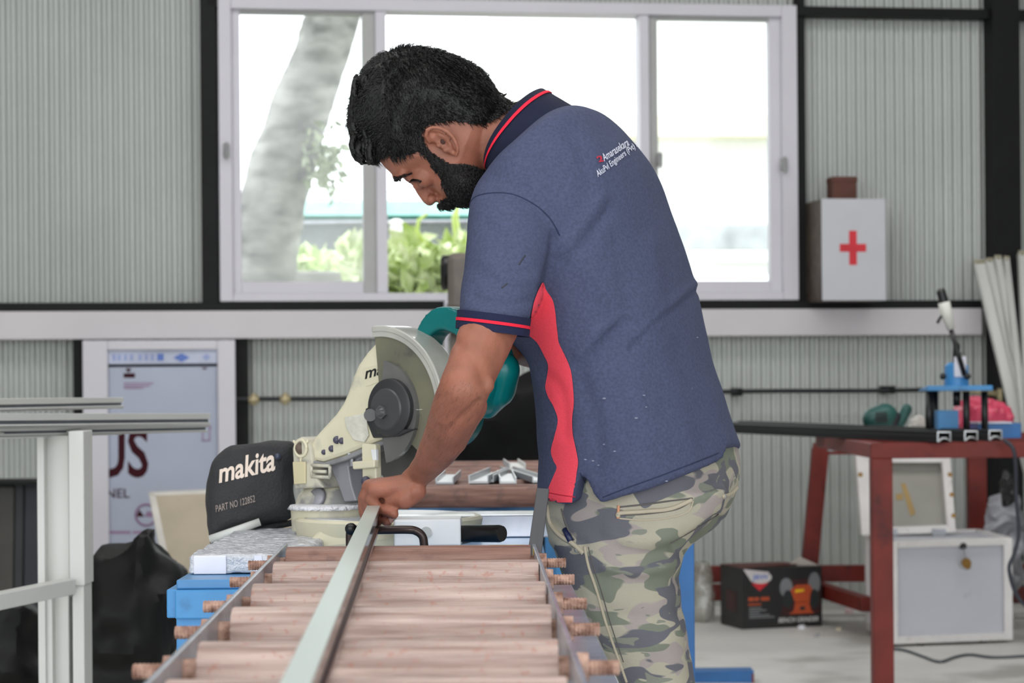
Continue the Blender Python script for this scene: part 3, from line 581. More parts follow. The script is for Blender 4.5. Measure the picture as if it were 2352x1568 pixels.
# blade
bl = MB(); nT = 60; pts = []
for i in range(nT * 2): pts.append(ell(.105 if i % 2 else .1005, 2 * math.pi * (i + (.6 if i % 2 else 0)) / (nT * 2)) + SN * -.03)
obj('blade', bl.prism(pts, -SN * .0025), M('blade_steel', (112, 112, 110), .34, metal=.6, var=.1, scale=3), sw)
# smoky guard: a fan-shaped cover with a rolled rim
def fan(a0, a1, r0, r1, off0, off1, n=40):
    vs = []; fs = []
    for i in range(n + 1):
        a = math.radians(a0 + (a1 - a0) * i / n)
        vs += [ell(r0, a) + SN * off0, ell(r1, a) + SN * off0, ell(r1, a) + SN * off1, ell(r0, a) + SN * off1]
        if i:
            b = 4 * i
            for j in range(4): fs.append((b - 4 + j, b - 4 + (j + 1) % 4, b + (j + 1) % 4, b + j))
    fs += [(0, 1, 2, 3), (4 * n + 3, 4 * n + 2, 4 * n + 1, 4 * n)]; return MB().add(vs, fs)
smoky = M('smoky_guard', (104, 103, 92), .3, var=.22, scale=9, rgb2=(122, 120, 98), detail=6, coat=.5, dirt=((72, 72, 72), 26, .56, .8))
smoky_rim = M('guard_rim', (176, 176, 168), .22, var=.15, scale=14, coat=.6)
gd = obj('blade_guard', fan(-38, 96, .03, .116, .013, .010), smoky, sw, 'auto')
obj('guard_rim', fan(-38, 97, .114, .123, .017, -.03), smoky_rim, gd, 'auto', .002); obj('guard_face_ring', fan(-38, 97, .107, .117, .0155, .010), smoky_rim, gd, 'auto', .001)
obj('guard_dome', fan(-78, 80, .02, .074, .020, .012), M('guard_dome', (98, 98, 96), .26, var=.15, scale=10, coat=.6), gd, 'auto')
hubm = M('hub_black', (46, 46, 48), .45, var=.15, scale=20)
hb_ = obj('hub_cover', MB().tube([HUB + SN * .012 + SE * .028 + UZ * .006, HUB + SN * .027 + SE * .028 + UZ * .006, HUB + SN * .029 + SE * .028 + UZ * .006], [.042, .041, .038], 40), hubm, sw, 'auto')
obj('hub_ring', MB().tube([HUB + SN * .029 + SE * .024 + UZ * .004, HUB + SN * .031 + SE * .024 + UZ * .004], [.03, .028], 32), M('hub_grey', (66, 66, 68), .4), hb_, 'auto')
obj('arbor_bolt', MB().tube([HUB + SN * .029 + SE * .02, HUB + SN * .036 + SE * .02], .010, 6).tube([HUB + SN * .036 + SE * .02, HUB + SN * .041 + SE * .02], [.007, .005], 12), M('bolt_dark', (120, 120, 122), .3, metal=.7), hb_, 'auto')
plate('hub_bracket', [(838, 938), (858, 930), (905, 985), (948, 985), (912, 1002), (856, 1006), (842, 970)], .0265, .014, hubm)
plate('link_slot', [(862, 968), (868, 968), (873, 994), (866, 996)], .027, .004, M('hub_grey', (0, 0, 0)), .001)
obj('pivot_screw', MB().tube([sp_(850, 953, .024), sp_(850, 953, .036)], .009, 16), M('hub_grey', (0, 0, 0)), sw, 'auto')
# arm housing
arm_poly = [(930, 764), (893, 768), (862, 786), (842, 808), (822, 836), (808, 868), (797, 902), (786, 926), (770, 950), (744, 978), (722, 1002), (708, 1030), (712, 1056), (740, 1062), (790, 1046), (842, 1024), (900, 1002), (950, 992), (990, 940), (985, 850), (960, 790)]
plate('arm_housing', arm_poly, .006, .05, cream, .006)
plate('arm_lip', [(712, 1056), (742, 1062), (792, 1046), (842, 1024), (900, 1002), (950, 990), (952, 1000), (900, 1013), (845, 1035), (792, 1058), (742, 1073), (722, 1070)], .010, .05, M('lip_grey', (132, 132, 134), .6, var=.2, scale=30), .002)
plate('repair_tape', [(790, 958), (838, 948), (846, 1000), (836, 1016), (812, 1010), (796, 985)], .009, .003, M('tape', (206, 204, 192), .5, var=.12, scale=40, bump=.35, bscale=70), .001)
for x, y, r in ((774, 1010, .006), (785, 1012, .005), (762, 1030, .005), (744, 1038, .004)): obj('screw_hole', MB().tube([sp_(x, y, .0075), sp_(x, y, .002)], r, 12), M('screw_dark', (70, 68, 84), .4), sw, True)
lbl = plate('maker_plate', [(832, 846), (872, 836), (884, 872), (840, 888)], .0068, .001, M('plate_cream', (208, 202, 176), .35), .0004)
obj('lettering', text_box('makita', quad_fn(sp_(838, 871, .0074), sp_(933, 843, .0074), sp_(931, 816, .0074), sp_(836, 845, .0074)), shear=.25, bold=.02), M('ink_black', (22, 22, 26), .5), lbl)
# rear hinge, bracket, dome
hg_ = plate('hinge_upright', [(671, 1030), (676, 1010), (690, 1003), (706, 1008), (714, 1030), (718, 1060), (716, 1080), (742, 1120), (676, 1122)], .012, .045, cream_dusty, .003)
rg = [sp_(691 + 13 * math.cos(t), 1029 + 19 * math.sin(t), .014) for t in [2 * math.pi * i / 28 for i in range(29)]]
obj('hinge_ring', MB().tube(rg, .0025, 6, False), cream, hg_, True); obj('hinge_pin', MB().tube([sp_(691, 1029, .013), sp_(691, 1029, .0)], .0085, 16), M('pin_brown', (98, 84, 74), .6), hg_, True)
for q_ in ([(680, 1020), (674, 1012)], [(702, 1018), (708, 1012)], [(691, 1048), (691, 1060)]): obj('hinge_rib', MB().tube([sp_(*q_[0], .0135), sp_(*q_[1], .0135)], .002, 6), cream, hg_, True)
obj('hinge_pad', MB().prism([sp_(x, y, .0125) for x, y in ((675, 1060), (704, 1060), (704, 1110), (678, 1112))], SN * .003), M('pad_cream', (206, 196, 160), .5), hg_, bevel=.001)
fr_ = MB()
for a, b in (((716, 1068), (758, 1070)), ((758, 1070), (758, 1096)), ((758, 1096), (716, 1094)), ((716, 1094), (716, 1068)), ((718, 1082), (750, 1083))): fr_.tube([sp_(*a, .012), sp_(*b, .012)], .0026, 8)
obj('stop_frame', fr_, cream_dusty, sw, True)
plate('arm_bracket', [(735, 1062), (850, 1020), (865, 1014), (862, 1030), (800, 1072), (806, 1110), (818, 1150), (790, 1152), (776, 1112), (758, 1072)], -.005, .03, M('bracket_grey', (148, 148, 154), .45, metal=.2, var=.1, scale=20), .002)
obj('depth_screw', MB().tube([sp_(808, 1070, .0), sp_(808, 1044, .0)], .004, 10).tube([sp_(808, 1046, .0), sp_(808, 1040, .0)], .0075, 6), galv, sw, 'auto')
TC = P(892, 1186, 3.2); TC.z = ZR - .001
dm = MB(); dc = P(762, 1166, 3.25); dm.ball(dc, .055, (1.0, .9, .82), 28); obj('turret_dome', dm, cream_dusty, sw, True)
obj('dome_patch', MB().tube([dc + SN * .048 + Vector((.012, 0, .016)), dc + SN * .053 + Vector((.012, 0, .018))], [.018, .014], 20), M('bracket_grey', (0, 0, 0)), sw, True)
# table, base, fence
obj('turntable', MB().tube([TC - UZ * .034, TC - UZ * .030, TC - UZ * .004, TC], [.122, .134, .139, .135], 64), cream, sw, 'auto')
obj('table_top', MB().tube([TC, TC + UZ * .0012], [.128, .126], 64), M('table_alu', (204, 206, 208), .25, metal=.5, var=.1, scale=20), sw, 'auto')
ft = MB(); fx = P(745, 1185, 3.12)
obj('table_lobe', MB().tube([P(752, 1166, 3.2) - UZ * .036, P(752, 1166, 3.2) - UZ * .032, P(752, 1166, 3.2)], [.045, .052, .054], 36), cream, sw, 'auto')
obj('dust_line', MB().tube([P(748, 1168, 3.19), P(748, 1168, 3.19) + UZ * .006], [.056, .052], 36), M('dust_white', (214, 214, 218), .6, bump=.8, bscale=120), sw, True)
obj('base', MB().hexa([P(690, 1265, 3.1), P(1062, 1265, 3.0), P(1062, 1250, 3.35), P(700, 1250, 3.35)], [P(738, 1212, 3.1), P(1056, 1212, 3.0), P(1056, 1205, 3.35), P(745, 1205, 3.35)]), cream, sw, bevel=.004)
obj('base_gap', MB().tube([TC - UZ * .038, TC - UZ * .033], .125, 48), M('gap_grey', (96, 92, 86), .7), sw)
obj('extension_box', MB().hexa([P(905, 1256, 2.93), P(1059, 1254, 2.93), P(1062, 1250, 3.08), P(905, 1250, 3.08)], [P(905, 1193, 2.93), P(1058, 1190, 2.93), P(1061, 1184, 3.08), P(905, 1184, 3.08)]), M('white_metal', (226, 228, 230), .3, var=.03), sw, bevel=.003)
obj('box_hole', MB().tube([P(979, 1222, 2.925), P(979, 1222, 2.94)], .0075, 16), M('hole_grey', (176, 178, 176), .5), sw)
rod = [P(804, 1262, 2.84), P(804, 1222, 2.84), P(812, 1216, 2.84), P(860, 1217, 2.83), P(930, 1216, 2.82), P(955, 1219, 2.82), P(970, 1231, 2.82), P(974, 1250, 2.82), P(975, 1266, 2.82)]
obj('holder_rod', MB().tube(catmull([list(p) for p in rod], 50), .0055, 12), M('rod_dark', (58, 46, 44), .3, metal=.5), sw, True)
obj('holder_knob', MB().ball(P(806, 1214, 2.835), .008, seg=14), dark_plastic, sw, True)
hk = [P(1005, 1226, 2.98), P(1165, 1226, 2.9)]
obj('side_handle', MB().tube([P(1040, 1225, 2.98), P(1140, 1225, 2.92), P(1147, 1225, 2.915), P(1153, 1225, 2.912)], [.0115, .0118, .0118, .0105], 28), dark_plastic, sw, 'auto')
obj('fence', MB().prism([sp_(x, y, .02) for x, y in ((830, 1018), (862, 1020), (864, 1112), (832, 1110))], -SN * .012), cream, sw, bevel=.002)
obj('fence_bar', MB().prism([sp_(x, y, .028) for x, y in ((808, 1060), (860, 1056), (860, 1074), (810, 1078))], -SN * .01), cream, sw, bevel=.002)
obj('fence_highlight', MB().prism([sp_(x, y, .0225) for x, y in ((851, 1032), (863, 1032), (864, 1068), (857, 1068))], -SN * .006), M('white_metal', (0, 0, 0)), sw, bevel=.001)  # pale highlight on the fence, put in as a white strip
obj('fence_knob', MB().tube([sp_(840, 1104, .024), sp_(840, 1104, .034)], .007, 12), M('screw_dark', (0, 0, 0)), sw, True)
# teal handle and motor
def ring_solid(c, ax, az, n, pts_out, pts_in, th):
    m = len(pts_out); o1 = [c + ax * x + az * y + n * th / 2 for x, y in pts_out]; i1 = [c + ax * x + az * y + n * th / 2 for x, y in pts_in]; d = n * -th
    mb = MB(); fs = []
    for i in range(m):
        j = (i + 1) % m; fs += [(i, j, m + j, m + i), (2 * m + j, 2 * m + i, 3 * m + i, 3 * m + j), (j, i, 2 * m + i, 2 * m + j), (m + i, m + j, 3 * m + j, 3 * m + i)]
    return mb.add(o1 + i1 + [p + d for p in o1] + [p + d for p in i1], fs)
po, pi_ = [], []
for k in range(48):
    t = 2 * math.pi * k / 48; c, s = math.cos(t), math.sin(t); ro_ = 1 / ((abs(c) / .083) ** 2.6 + (abs(s) / .068) ** 2.6) ** (1 / 2.6)
    po.append((ro_ * c, ro_ * s)); ri_ = 1 / ((abs(c) / .054) ** 2.4 + (abs(s) / .038) ** 2.4) ** (1 / 2.4); pi_.append((ri_ * c - .004, ri_ * s - .004))
HC = sp_(1060, 830, -.045); tilt = math.radians(-33); ax_ = SE * math.cos(tilt) + UZ * math.sin(tilt); az_ = UZ * math.cos(tilt) - SE * math.sin(tilt)
me = baked(ring_solid(HC, ax_, az_, SN, po, pi_, .042), [('REMESH', dict(mode='VOXEL', voxel_size=.003)), ('SMOOTH', dict(iterations=8, factor=.5))]); put('trigger_handle', me, teal, sw, True)
mt_ = MB().chain([(sp_(1118, 930, -.07), .02), (sp_(1138, 890, -.06), .03), (sp_(1150, 850, -.05), .028)]); me = baked(mt_, [('REMESH', dict(mode='VOXEL', voxel_size=.003)), ('SMOOTH', dict(iterations=6))]); put('handle_bulge', me, teal, sw, True)
obj('motor', MB().tube([HUB - SN * .06, HUB - SN * .07, HUB - SN * .15, HUB - SN * .165], [.05, .055, .055, .04], 36), teal, sw, 'auto')
obj('handle_bracket', MB().bar(sp_(985, 800, -.045), sp_(1010, 850, -.045), .03, .03), teal, sw, bevel=.006)
# dust bag
bag = [(476, 1220), (474, 1160), (480, 1092), (488, 1062), (520, 1030), (560, 1020), (612, 1016), (650, 1016), (674, 1020), (680, 1060), (676, 1120), (672, 1180), (640, 1196), (598, 1206), (540, 1224), (482, 1240)]
BN = Vector((.12, -1, 0.05)).normalized(); B0 = P(575, 1120, 3.34)
def bp(x, y, off=0.0): return PP(x, y, B0 + BN * off, BN)
pts = np.array([[*bp(x, y)] for x, y in bag]); cB = pts.mean(0); dense = catmull(np.vstack([pts, pts[:1]]), 97)[:-1]; rings = []
for k in range(9):
    t = math.pi * k / 8; f = .05 + .95 * math.sin(t) ** .4; rings.append([Vector(tuple(cB + (p - cB) * f)) + BN * (.05 * math.cos(t)) for p in dense])
me = baked(MB().loft(rings), [('REMESH', dict(mode='VOXEL', voxel_size=.004)), ('SMOOTH', dict(iterations=6))]); a = verts_of(me); n = normals_of(me); set_verts(me, a + n * (.006 * noise1(a, 14, 9) + .003 * noise1(a, 34, 8))[:, None])
bago = put('dust_bag', me, M('bag_cloth', (46, 46, 48), .8, var=.12, scale=30, bump=.3, bscale=260), sw, True); bb = bvh_of(me)
def surf_text(body, q, bvh, mat, par, off=.001, nm='lettering', **k):
    (ax, ay), (bx, by), (cx2, cy2), (dx, dy) = q
    def fn(u, v):
        x = ax * (1 - u) * (1 - v) + bx * u * (1 - v) + cx2 * u * v + dx * (1 - u) * v; y = ay * (1 - u) * (1 - v) + by * u * (1 - v) + cy2 * u * v + dy * (1 - u) * v
        h_ = hit(bvh, x, y, off); k = 0
        while h_ is None and k < 60: x -= 1.5; k += 1; h_ = hit(bvh, x, y, off)
        return h_ or P(x, y, 3.3)
    return obj(nm, text_box(body, fn, **k), mat, par)
bag_ink = M('bag_print', (222, 206, 192), .6)
surf_text('makita', [(504, 1110), (634, 1080), (626, 1028), (496, 1066)], bb, bag_ink, bago, shear=.28, bold=.022)
surf_text('PART NO 122852', [(497, 1176), (586, 1152), (585, 1136), (496, 1160)], bb, M('bag_print_dim', (150, 138, 132), .7), bago, bold=.006)
obj('bag_clip', MB().tube([bp(482, 1238, .045), bp(540, 1219, .052), bp(597, 1198, .05)], [.0062, .0068, .006], 12), M('clip_white', (196, 198, 194), .4), bago, True)
obj('bag_stud', MB().tube([bp(638, 1048, .045), bp(638, 1048, .056)], .005, 12), M('stud_blue', (60, 66, 84), .3), bago, True)
obj('bag_seam', MB().tube([bp(484, 1246, .01), bp(545, 1236, .02), bp(600, 1214, .02), bp(672, 1200, .01)], .005, 8), M('bag_cloth', (0, 0, 0)), bago, True)
obj('bag_collar', MB().tube([bp(664, 1075, -.01), bp(700, 1070, -.02)], .02, 24), cream_dusty, sw, 'auto')
# ------------------------------------------------------------------ right side: red trestles, boxes, tools
def at(x, y, D, z=None): p = P(x, y, D); return Vector((p.x, p.y, p.z if z is None else z))
DA = 7.05
ta = root('steel_trestle', at(2020, 1600, DA, 0), 'nearer red oxide steel table whose leg stands before the open white case', 'table')
ztop = P(2150, 1017, DA).z; zlow = P(2150, 1052, DA).z
obj('top_rail', MB().hexa([at(1992, 0, DA, zlow), at(2600, 0, DA, zlow), at(2600, 0, DA, zlow) + Vector((0, .05, 0)), at(1992, 0, DA, zlow) + Vector((0, .05, 0))], [at(1992, 0, DA, ztop), at(2600, 0, DA, ztop), at(2600, 0, DA, ztop) + Vector((0, .05, 0)), at(1992, 0, DA, ztop) + Vector((0, .05, 0))]), red_oxide, ta, bevel=.003)
obj('leg', MB().box(at(2018, 0, DA, zlow / 2) + Vector((0, .03, 0)), .0335, .03, zlow / 2), red_oxide, ta, bevel=.003)
obj('leg', MB().box(at(2560, 0, DA, zlow / 2) + Vector((0, .03, 0)), .0335, .03, zlow / 2), red_oxide, ta, bevel=.003)
back = at(2040, 0, 8.2, ztop); backr = at(2560, 0, 8.2, ztop)
obj('side_rail', MB().bar(at(2010, 0, DA + .02, (ztop + zlow) / 2), at(1880, 0, 8.35, (ztop + zlow) / 2), .05, ztop - zlow), red_oxide, ta, bevel=.003)
obj('cross_rail', MB().bar(at(1880, 0, 8.35, (ztop + zlow) / 2), at(2500, 0, 8.35, (ztop + zlow) / 2), .05, ztop - zlow), red_oxide, ta, bevel=.003)
obj('rear_bracket', MB().box(at(1905, 0, 8.28, zlow + .015), .02, .02, .03), galv, ta, bevel=.002)
tb = root('steel_trestle', at(1870, 1440, 9.55, 0), 'farther red oxide trestle with slanting leg and low rails against the back wall', 'trestle')
DBK = 9.5
def rb(nm, a, b, wd, hgt): obj(nm, MB().bar(a, b, wd, hgt, Vector((0, 0, 1)) if abs((b - a).normalized().z) < .9 else Vector((0, -1, 0))), red_oxide, tb, bevel=.003)
rb('leg', at(1884, 1030, DBK), at(1848, 1418, DBK + .05, .01), .07, .06); rb('leg', at(2242, 1030, DBK), at(2246, 1440, DBK, .01), .08, .06)
rb('top_rail', at(1868, 1030, DBK), at(2262, 1030, DBK), .05, .05)
rb('low_rail', at(1560, 1318, DBK + .1), at(2360, 1314, DBK + .1), .05, .072); rb('foot_rail', at(1880, 1352, DBK), at(1992, 1388, DBK - .62), .05, .06); rb('foot_rail', at(2290, 1366, DBK), at(2420, 1366, DBK), .05, .07)
rb('low_rail', at(1632, 1360, DBK + .05), at(1668, 1360, DBK + .05), .05, .07)
# black profiles across the tables
bpm = M('black_anodised', (12, 12, 13), .5, var=.1, scale=8, spec=.3)
def blk(label, p, q, w_, h_):
    r_ = root('black_profile', (p + q) / 2, label, 'aluminium profile', 'black profiles across the red table'); d = (q - p).normalized()
    obj('profile_wall', MB().bar(p, q, w_, h_ * .24), bpm, r_, bevel=.001); s = d.cross(UZ).normalized()
    for sg in (-1, 1): obj('profile_wall', MB().bar(p + s * sg * w_ * .42, q + s * sg * w_ * .42, w_ * .12, h_), bpm, r_, bevel=.001)
    obj('profile_wall', MB().bar(p + UZ * h_ * .42, q + UZ * h_ * .42, w_, h_ * .16), bpm, r_, bevel=.001)
    e = q + d * .0015; tri = [e + s * w_ * .45 - UZ * h_ * .4, e + s * w_ * .45 + UZ * h_ * .45, e - s * w_ * .45 + UZ * h_ * .45, e - s * w_ * .45 - UZ * h_ * .4, e - s * w_ * .15 - UZ * h_ * .1, e + s * w_ * .15 - UZ * h_ * .1]
    obj('cut_end', MB().tube(tri + [tri[0]], .0035, 6, False), alu_mill, r_, True)
zz = ztop + .02
blk('front one of three black profiles on the red table, nearest the case lid', at(1600, 0, 8.9, zz), at(2160, 0, 7.0, zz), .05, .036)
blk('middle of three black profiles on the red table, below the pink bag', at(1650, 0, 9.05, zz), at(2222, 0, 7.08, zz), .05, .036)
blk('rear one of three black profiles, ending beside the blue carton', at(1700, 0, 9.2, zz), at(2278, 0, 7.16, zz), .05, .036)
# press with a lever
ps_ = root('hand_press', at(2185, 1000, 7.4, ztop), 'blue hand operated press with four black pillars and a tall lever', 'press')
DP = 7.45; zpb, zp0, zp1 = ztop + .04, P(2185, 899, DP).z, P(2185, 885, DP).z
pxm = lambda n: n * DP / F
for x, d in ((2126, .0), (2140, .12), (2212, .0), (2254, .02)): q = at(x, 0, DP + d, 0); obj('pillar', MB().tube([Vector((q.x, q.y, ztop + .002)), Vector((q.x, q.y, zp0))], pxm(8), 12), dark_plastic, ps_, True)
c = at(2186, 0, DP + .06, (zp0 + zp1) / 2); obj('top_plate', MB().hexa([c + Vector((i, j, -.008)) for i, j in ((-.112, -.09), (.112, -.09), (.112, .09), (-.112, .09))], [c + Vector((i, j, .01)) for i, j in ((-.112, -.09), (.112, -.09), (.09, .08), (-.08, .08))]), blue_paint, ps_, bevel=.003)
c = at(2190, 0, DP + .05, 0); zt3 = P(2190, 832, DP).z
obj('cylinder_body', MB().tube([Vector((c.x, c.y, zp1 - .004)), Vector((c.x, c.y, zt3 - .012)), Vector((c.x, c.y, zt3))], [pxm(28), pxm(27), pxm(18)], 24), blue_paint, ps_, 'auto')
obj('body_label', MB().box((at(2200, 0, DP, 0).x, c.y - pxm(26), P(0, 860, DP).z), pxm(14), .006, pxm(24)), M('label_white', (206, 206, 216), .4), ps_, bevel=.004)
obj('plunger', MB().tube([Vector((c.x, c.y, zt3 - .005)), Vector((c.x, c.y, P(0, 806, DP).z))], pxm(9), 12), dark_plastic, ps_, True)
obj('valve', MB().tube([Vector((c.x - .0, c.y - .03, P(0, 828, DP).z)), Vector((c.x, c.y - .045, P(0, 828, DP).z))], .01, 10), alu_mill, ps_, True)
for x in (2166, 2222): obj('side_knob', MB().ball(at(x, 864, DP - .01), pxm(8), seg=12), dark_plastic, ps_, True)
l0, l1, l2, l3 = at(2216, 862, DP), at(2184, 757, DP), at(2168, 694, DP), at(2161, 668, DP)
obj('lever', MB().tube([l0, l1], pxm(6), 10), dark_plastic, ps_, True)
obj('lever_sleeve', MB().tube([l1, (l1 + l2) / 2, l2], [pxm(8), pxm(13), pxm(14)], 14), M('sleeve_white', (204, 204, 196), .5), ps_, True)
obj('lever_grip', MB().tube([l2, l3, l3 + (l3 - l2) * .2], [pxm(11), pxm(11), pxm(7)], 14), dark_plastic, ps_, 'auto')
obj('lever_hook', MB().tube([at(2166, 722, DP), at(2158, 732, DP), at(2153, 742, DP)], pxm(3.5), 8), dark_plastic, ps_, True)
obj('ram', MB().tube([Vector((c.x, c.y, zp0)), Vector((c.x, c.y, P(0, 950, DP).z))], pxm(9), 12), dark_plastic, ps_, True)
obj('die_block', MB().box((at(2173, 0, DP, 0).x, c.y, (zpb + P(0, 960, DP).z) / 2 - .015), pxm(24), .03, (P(0, 960, DP).z - zpb) / 2 + .015), blue_paint, ps_, bevel=.002)
obj('base_plate', MB().box((at(2190, 0, DP, 0).x, DP + .06, ztop + .008), .115, .1, .008), dark_plastic, ps_, bevel=.002)
# pink bag, cartons, grinder
crumple('plastic_bag', [(2198, 985), (2196, 940), (2215, 920), (2250, 916), (2300, 926), (2320, 950), (2322, 982), (2270, 992)], 7.75, .09, 'pink plastic bag lying behind the pillars of the hand press', 'bag', M('pink_bag', (196, 66, 92), .35, var=.25, scale=12), .018, 14, 12)
ct = root('carton', at(2276, 1000, 7.5, ztop), 'flat blue and white carton under the pink bag on the red table', 'carton')
obj('box_body', MB().box(at(2278, 0, 7.62, ztop + .026), pxm(50), .07, .026), blue_dark, ct, bevel=.002); obj('white_lid', MB().box(at(2268, 0, 7.6, ztop + .054), pxm(40), .066, .0025), M('lid_white', (210, 216, 226), .5), ct)
gr = root('power_tool', at(2035, 985, 8.0), 'dull green angle grinder lying on the black profiles', 'power tool')
gm = M('tool_green', (36, 84, 78), .45, var=.2, scale=12); DG = 8.15; k = DG / F
mb = MB().chain([(at(2006, 962, DG), 26 * k), (at(2032, 955, DG), 30 * k)]); me = baked(mb, [('REMESH', dict(mode='VOXEL', voxel_size=.005)), ('SMOOTH', dict(iterations=5))]); put('motor_body', me, gm, gr, True)
obj('gear_head', MB().tube([at(2044, 960, DG), at(2062, 966, DG)], [22 * k, 17 * k], 18), M('gear_dark', (50, 48, 56), .5), gr, True)
me = baked(MB().capsule(at(2066, 975, DG), 11 * k, at(2082, 940, DG), 13 * k), [('REMESH', dict(mode='VOXEL', voxel_size=.004)), ('SMOOTH', dict(iterations=4))]); put('handle', me, gm, gr, True)
for i in range(4): obj('vent_slot', MB().box(at(2014 + 7 * i, 958, DG - .055), .003, .004, .02), dark_plastic, gr)
crumple('rag', [(2086, 985), (2092, 966), (2104, 956), (2118, 955), (2120, 975), (2106, 988)], 7.95, .03, 'small white rag beside the green angle grinder', 'rag', M('rag_white', (196, 192, 186), .8), .01, 25, 15)
obj('tap', MB().tube([PW(2200, 893, .09), PW(2300, 905, .1)], .014, 10).tube([PW(2296, 892, .1), PW(2296, 925, .1)], .014, 10), M('brass', (0, 0, 0)), hp, True)
# open white case
wc = root('storage_case', at(2170, 1480, 8.8, 0), 'white metal edged storage case standing open on the floor', 'case')
q1, q2_, q3 = onz(2052, 1478, .012), onz(2315, 1468, .012), onz(1990, 1440, .012); ea = (q2_ - q1).normalized(); wdt = (q2_ - q1).length; eb = Vector((-ea.y, ea.x, 0)); dep = .42
hc = P(2052, 1248, q1.y).z
q3d = (q3 - q1); eb = (q3d / q3d.length); dep = min(q3d.length, .5)
fcol = M('case_panel', (196, 198, 206), .5, var=.03, scale=3, dirt=((150, 150, 156), 12, .66, .5)); ecol = M('case_edge', (222, 218, 216), .4, var=.05, scale=10, dirt=((150, 140, 130), 30, .64, .5))
def cpt(a, b, z): return q1 + ea * a + eb * b + UZ * z
obj('case_body', MB().hexa([cpt(.01, .01, .0), cpt(wdt - .01, .01, 0), cpt(wdt - .01, dep - .01, 0), cpt(.01, dep - .01, 0)], [cpt(.01, .01, hc - .01), cpt(wdt - .01, .01, hc - .01), cpt(wdt - .01, dep - .01, hc - .01), cpt(.01, dep - .01, hc - .01)]), fcol, wc)
cr_ = [(0, 0), (wdt, 0), (wdt, dep), (0, dep)]
for i in range(4):
    a, b = cr_[i], cr_[(i + 1) % 4]
    for z in (.014, hc - .014): obj('edge_strip', MB().bar(cpt(*a, z), cpt(*b, z), .03, .03), ecol, wc, bevel=.003)
    obj('corner_strip', MB().bar(cpt(*a, 0), cpt(*a, hc), .034, .034, Vector((0, -1, 0))), ecol, wc, bevel=.003)
for x, y in ((0.12, 0), (wdt - .1, 0), (0.1, dep), (wdt - .1, dep)): q = cpt(x, y + (.03 if y == 0 else -.03), -.012); obj('foot', MB().tube([Vector((q.x, q.y, 0)), Vector((q.x, q.y, .014))], .018, 12), dark_plastic, wc, True)
lk = cpt(.0, 0, 0); lp = PP(2208, 1253, q1, ea.cross(UZ)); nf = -ea.cross(UZ).normalized(); nf = nf if nf.y < 0 else -nf
obj('lock', MB().disc(lp + nf * .022, nf, .013, .02, 16), dark_plastic, wc, True)
tg = PP(2214, 1294, q1, ea.cross(UZ)) + nf * .02
obj('key_ring', MB().tube([lp + nf * .022, lp + nf * .026 - UZ * .03, tg + UZ * .02], .002, 6), galv, wc, True); obj('key_tag', MB().prism([tg + ea * a * .001 + UZ * b * .001 for a, b in ((-22, 8), (-8, 24), (10, 22), (20, 6), (16, -16), (4, -22), (-14, -10))], nf * .006), M('key_brass', (150, 112, 50), .4, metal=.4), wc)
sd = PP(2058, 1317, q1, eb.cross(UZ)); sn = eb.cross(UZ).normalized(); sn = sn if sn.x < 0 else -sn
obj('side_handle', MB().bar(cpt(-.012, dep * .15, sd.z), cpt(-.012, dep * .7, sd.z), .024, .03), dark_plastic, wc, bevel=.004)
# lid
lz = P(2100, 1228, q1.y + .38).z
LQ = q1.y + .36
def lq(x, y): return P(x, y, LQ + (1228 - y) * .0006)
outl = [(1966, 1044), (2182, 1040), (2196, 1222), (1980, 1230)]; inn = [(2000, 1062), (2164, 1062), (2176, 1206), (2010, 1212)]
ld = root('case_lid', lq(2080, 1228), None); ld.parent = wc; ld.matrix_parent_inverse = Matrix.Translation(-wc.location)
for i in range(4):
    j = (i + 1) % 4; obj('lid_edge', MB().prism([lq(*outl[i]), lq(*outl[j]), lq(*inn[j]), lq(*inn[i])], Vector((0, .06, 0))), ecol, ld, bevel=.003)
obj('lid_panel', MB().prism([lq(*q) + Vector((0, .05, 0)) for q in inn], Vector((0, .012, 0))), M('lid_lining', (150, 148, 140), .7, var=.08, scale=6, dirt=((120, 116, 104), 9, .6, .6)), ld)
for poly in ([(2074, 1112), (2084, 1110), (2108, 1180), (2096, 1186)], [(2062, 1136), (2078, 1134), (2079, 1148), (2064, 1150)], [(2036, 1124), (2052, 1126), (2052, 1138), (2040, 1136)]):
    obj('glue_stain', MB().prism([lq(*q) + Vector((0, .047, 0)) for q in poly], Vector((0, .003, 0))), M('glue', (164, 136, 84), .6), ld)
for x, y in ((2182, 1090), (2186, 1136), (2190, 1184), (1976, 1090)): obj('rivet', MB().disc(lq(x, y) - Vector((0, .003, 0)), Vector((0, -1, 0)), .01, .004, 12), M('key_brass', (0, 0, 0)), ld)
for x in (2044, 2156): obj('hinge', MB().box(lq(x, 1222) - Vector((0, .004, 0)), .028, .006, .014), galv, ld)
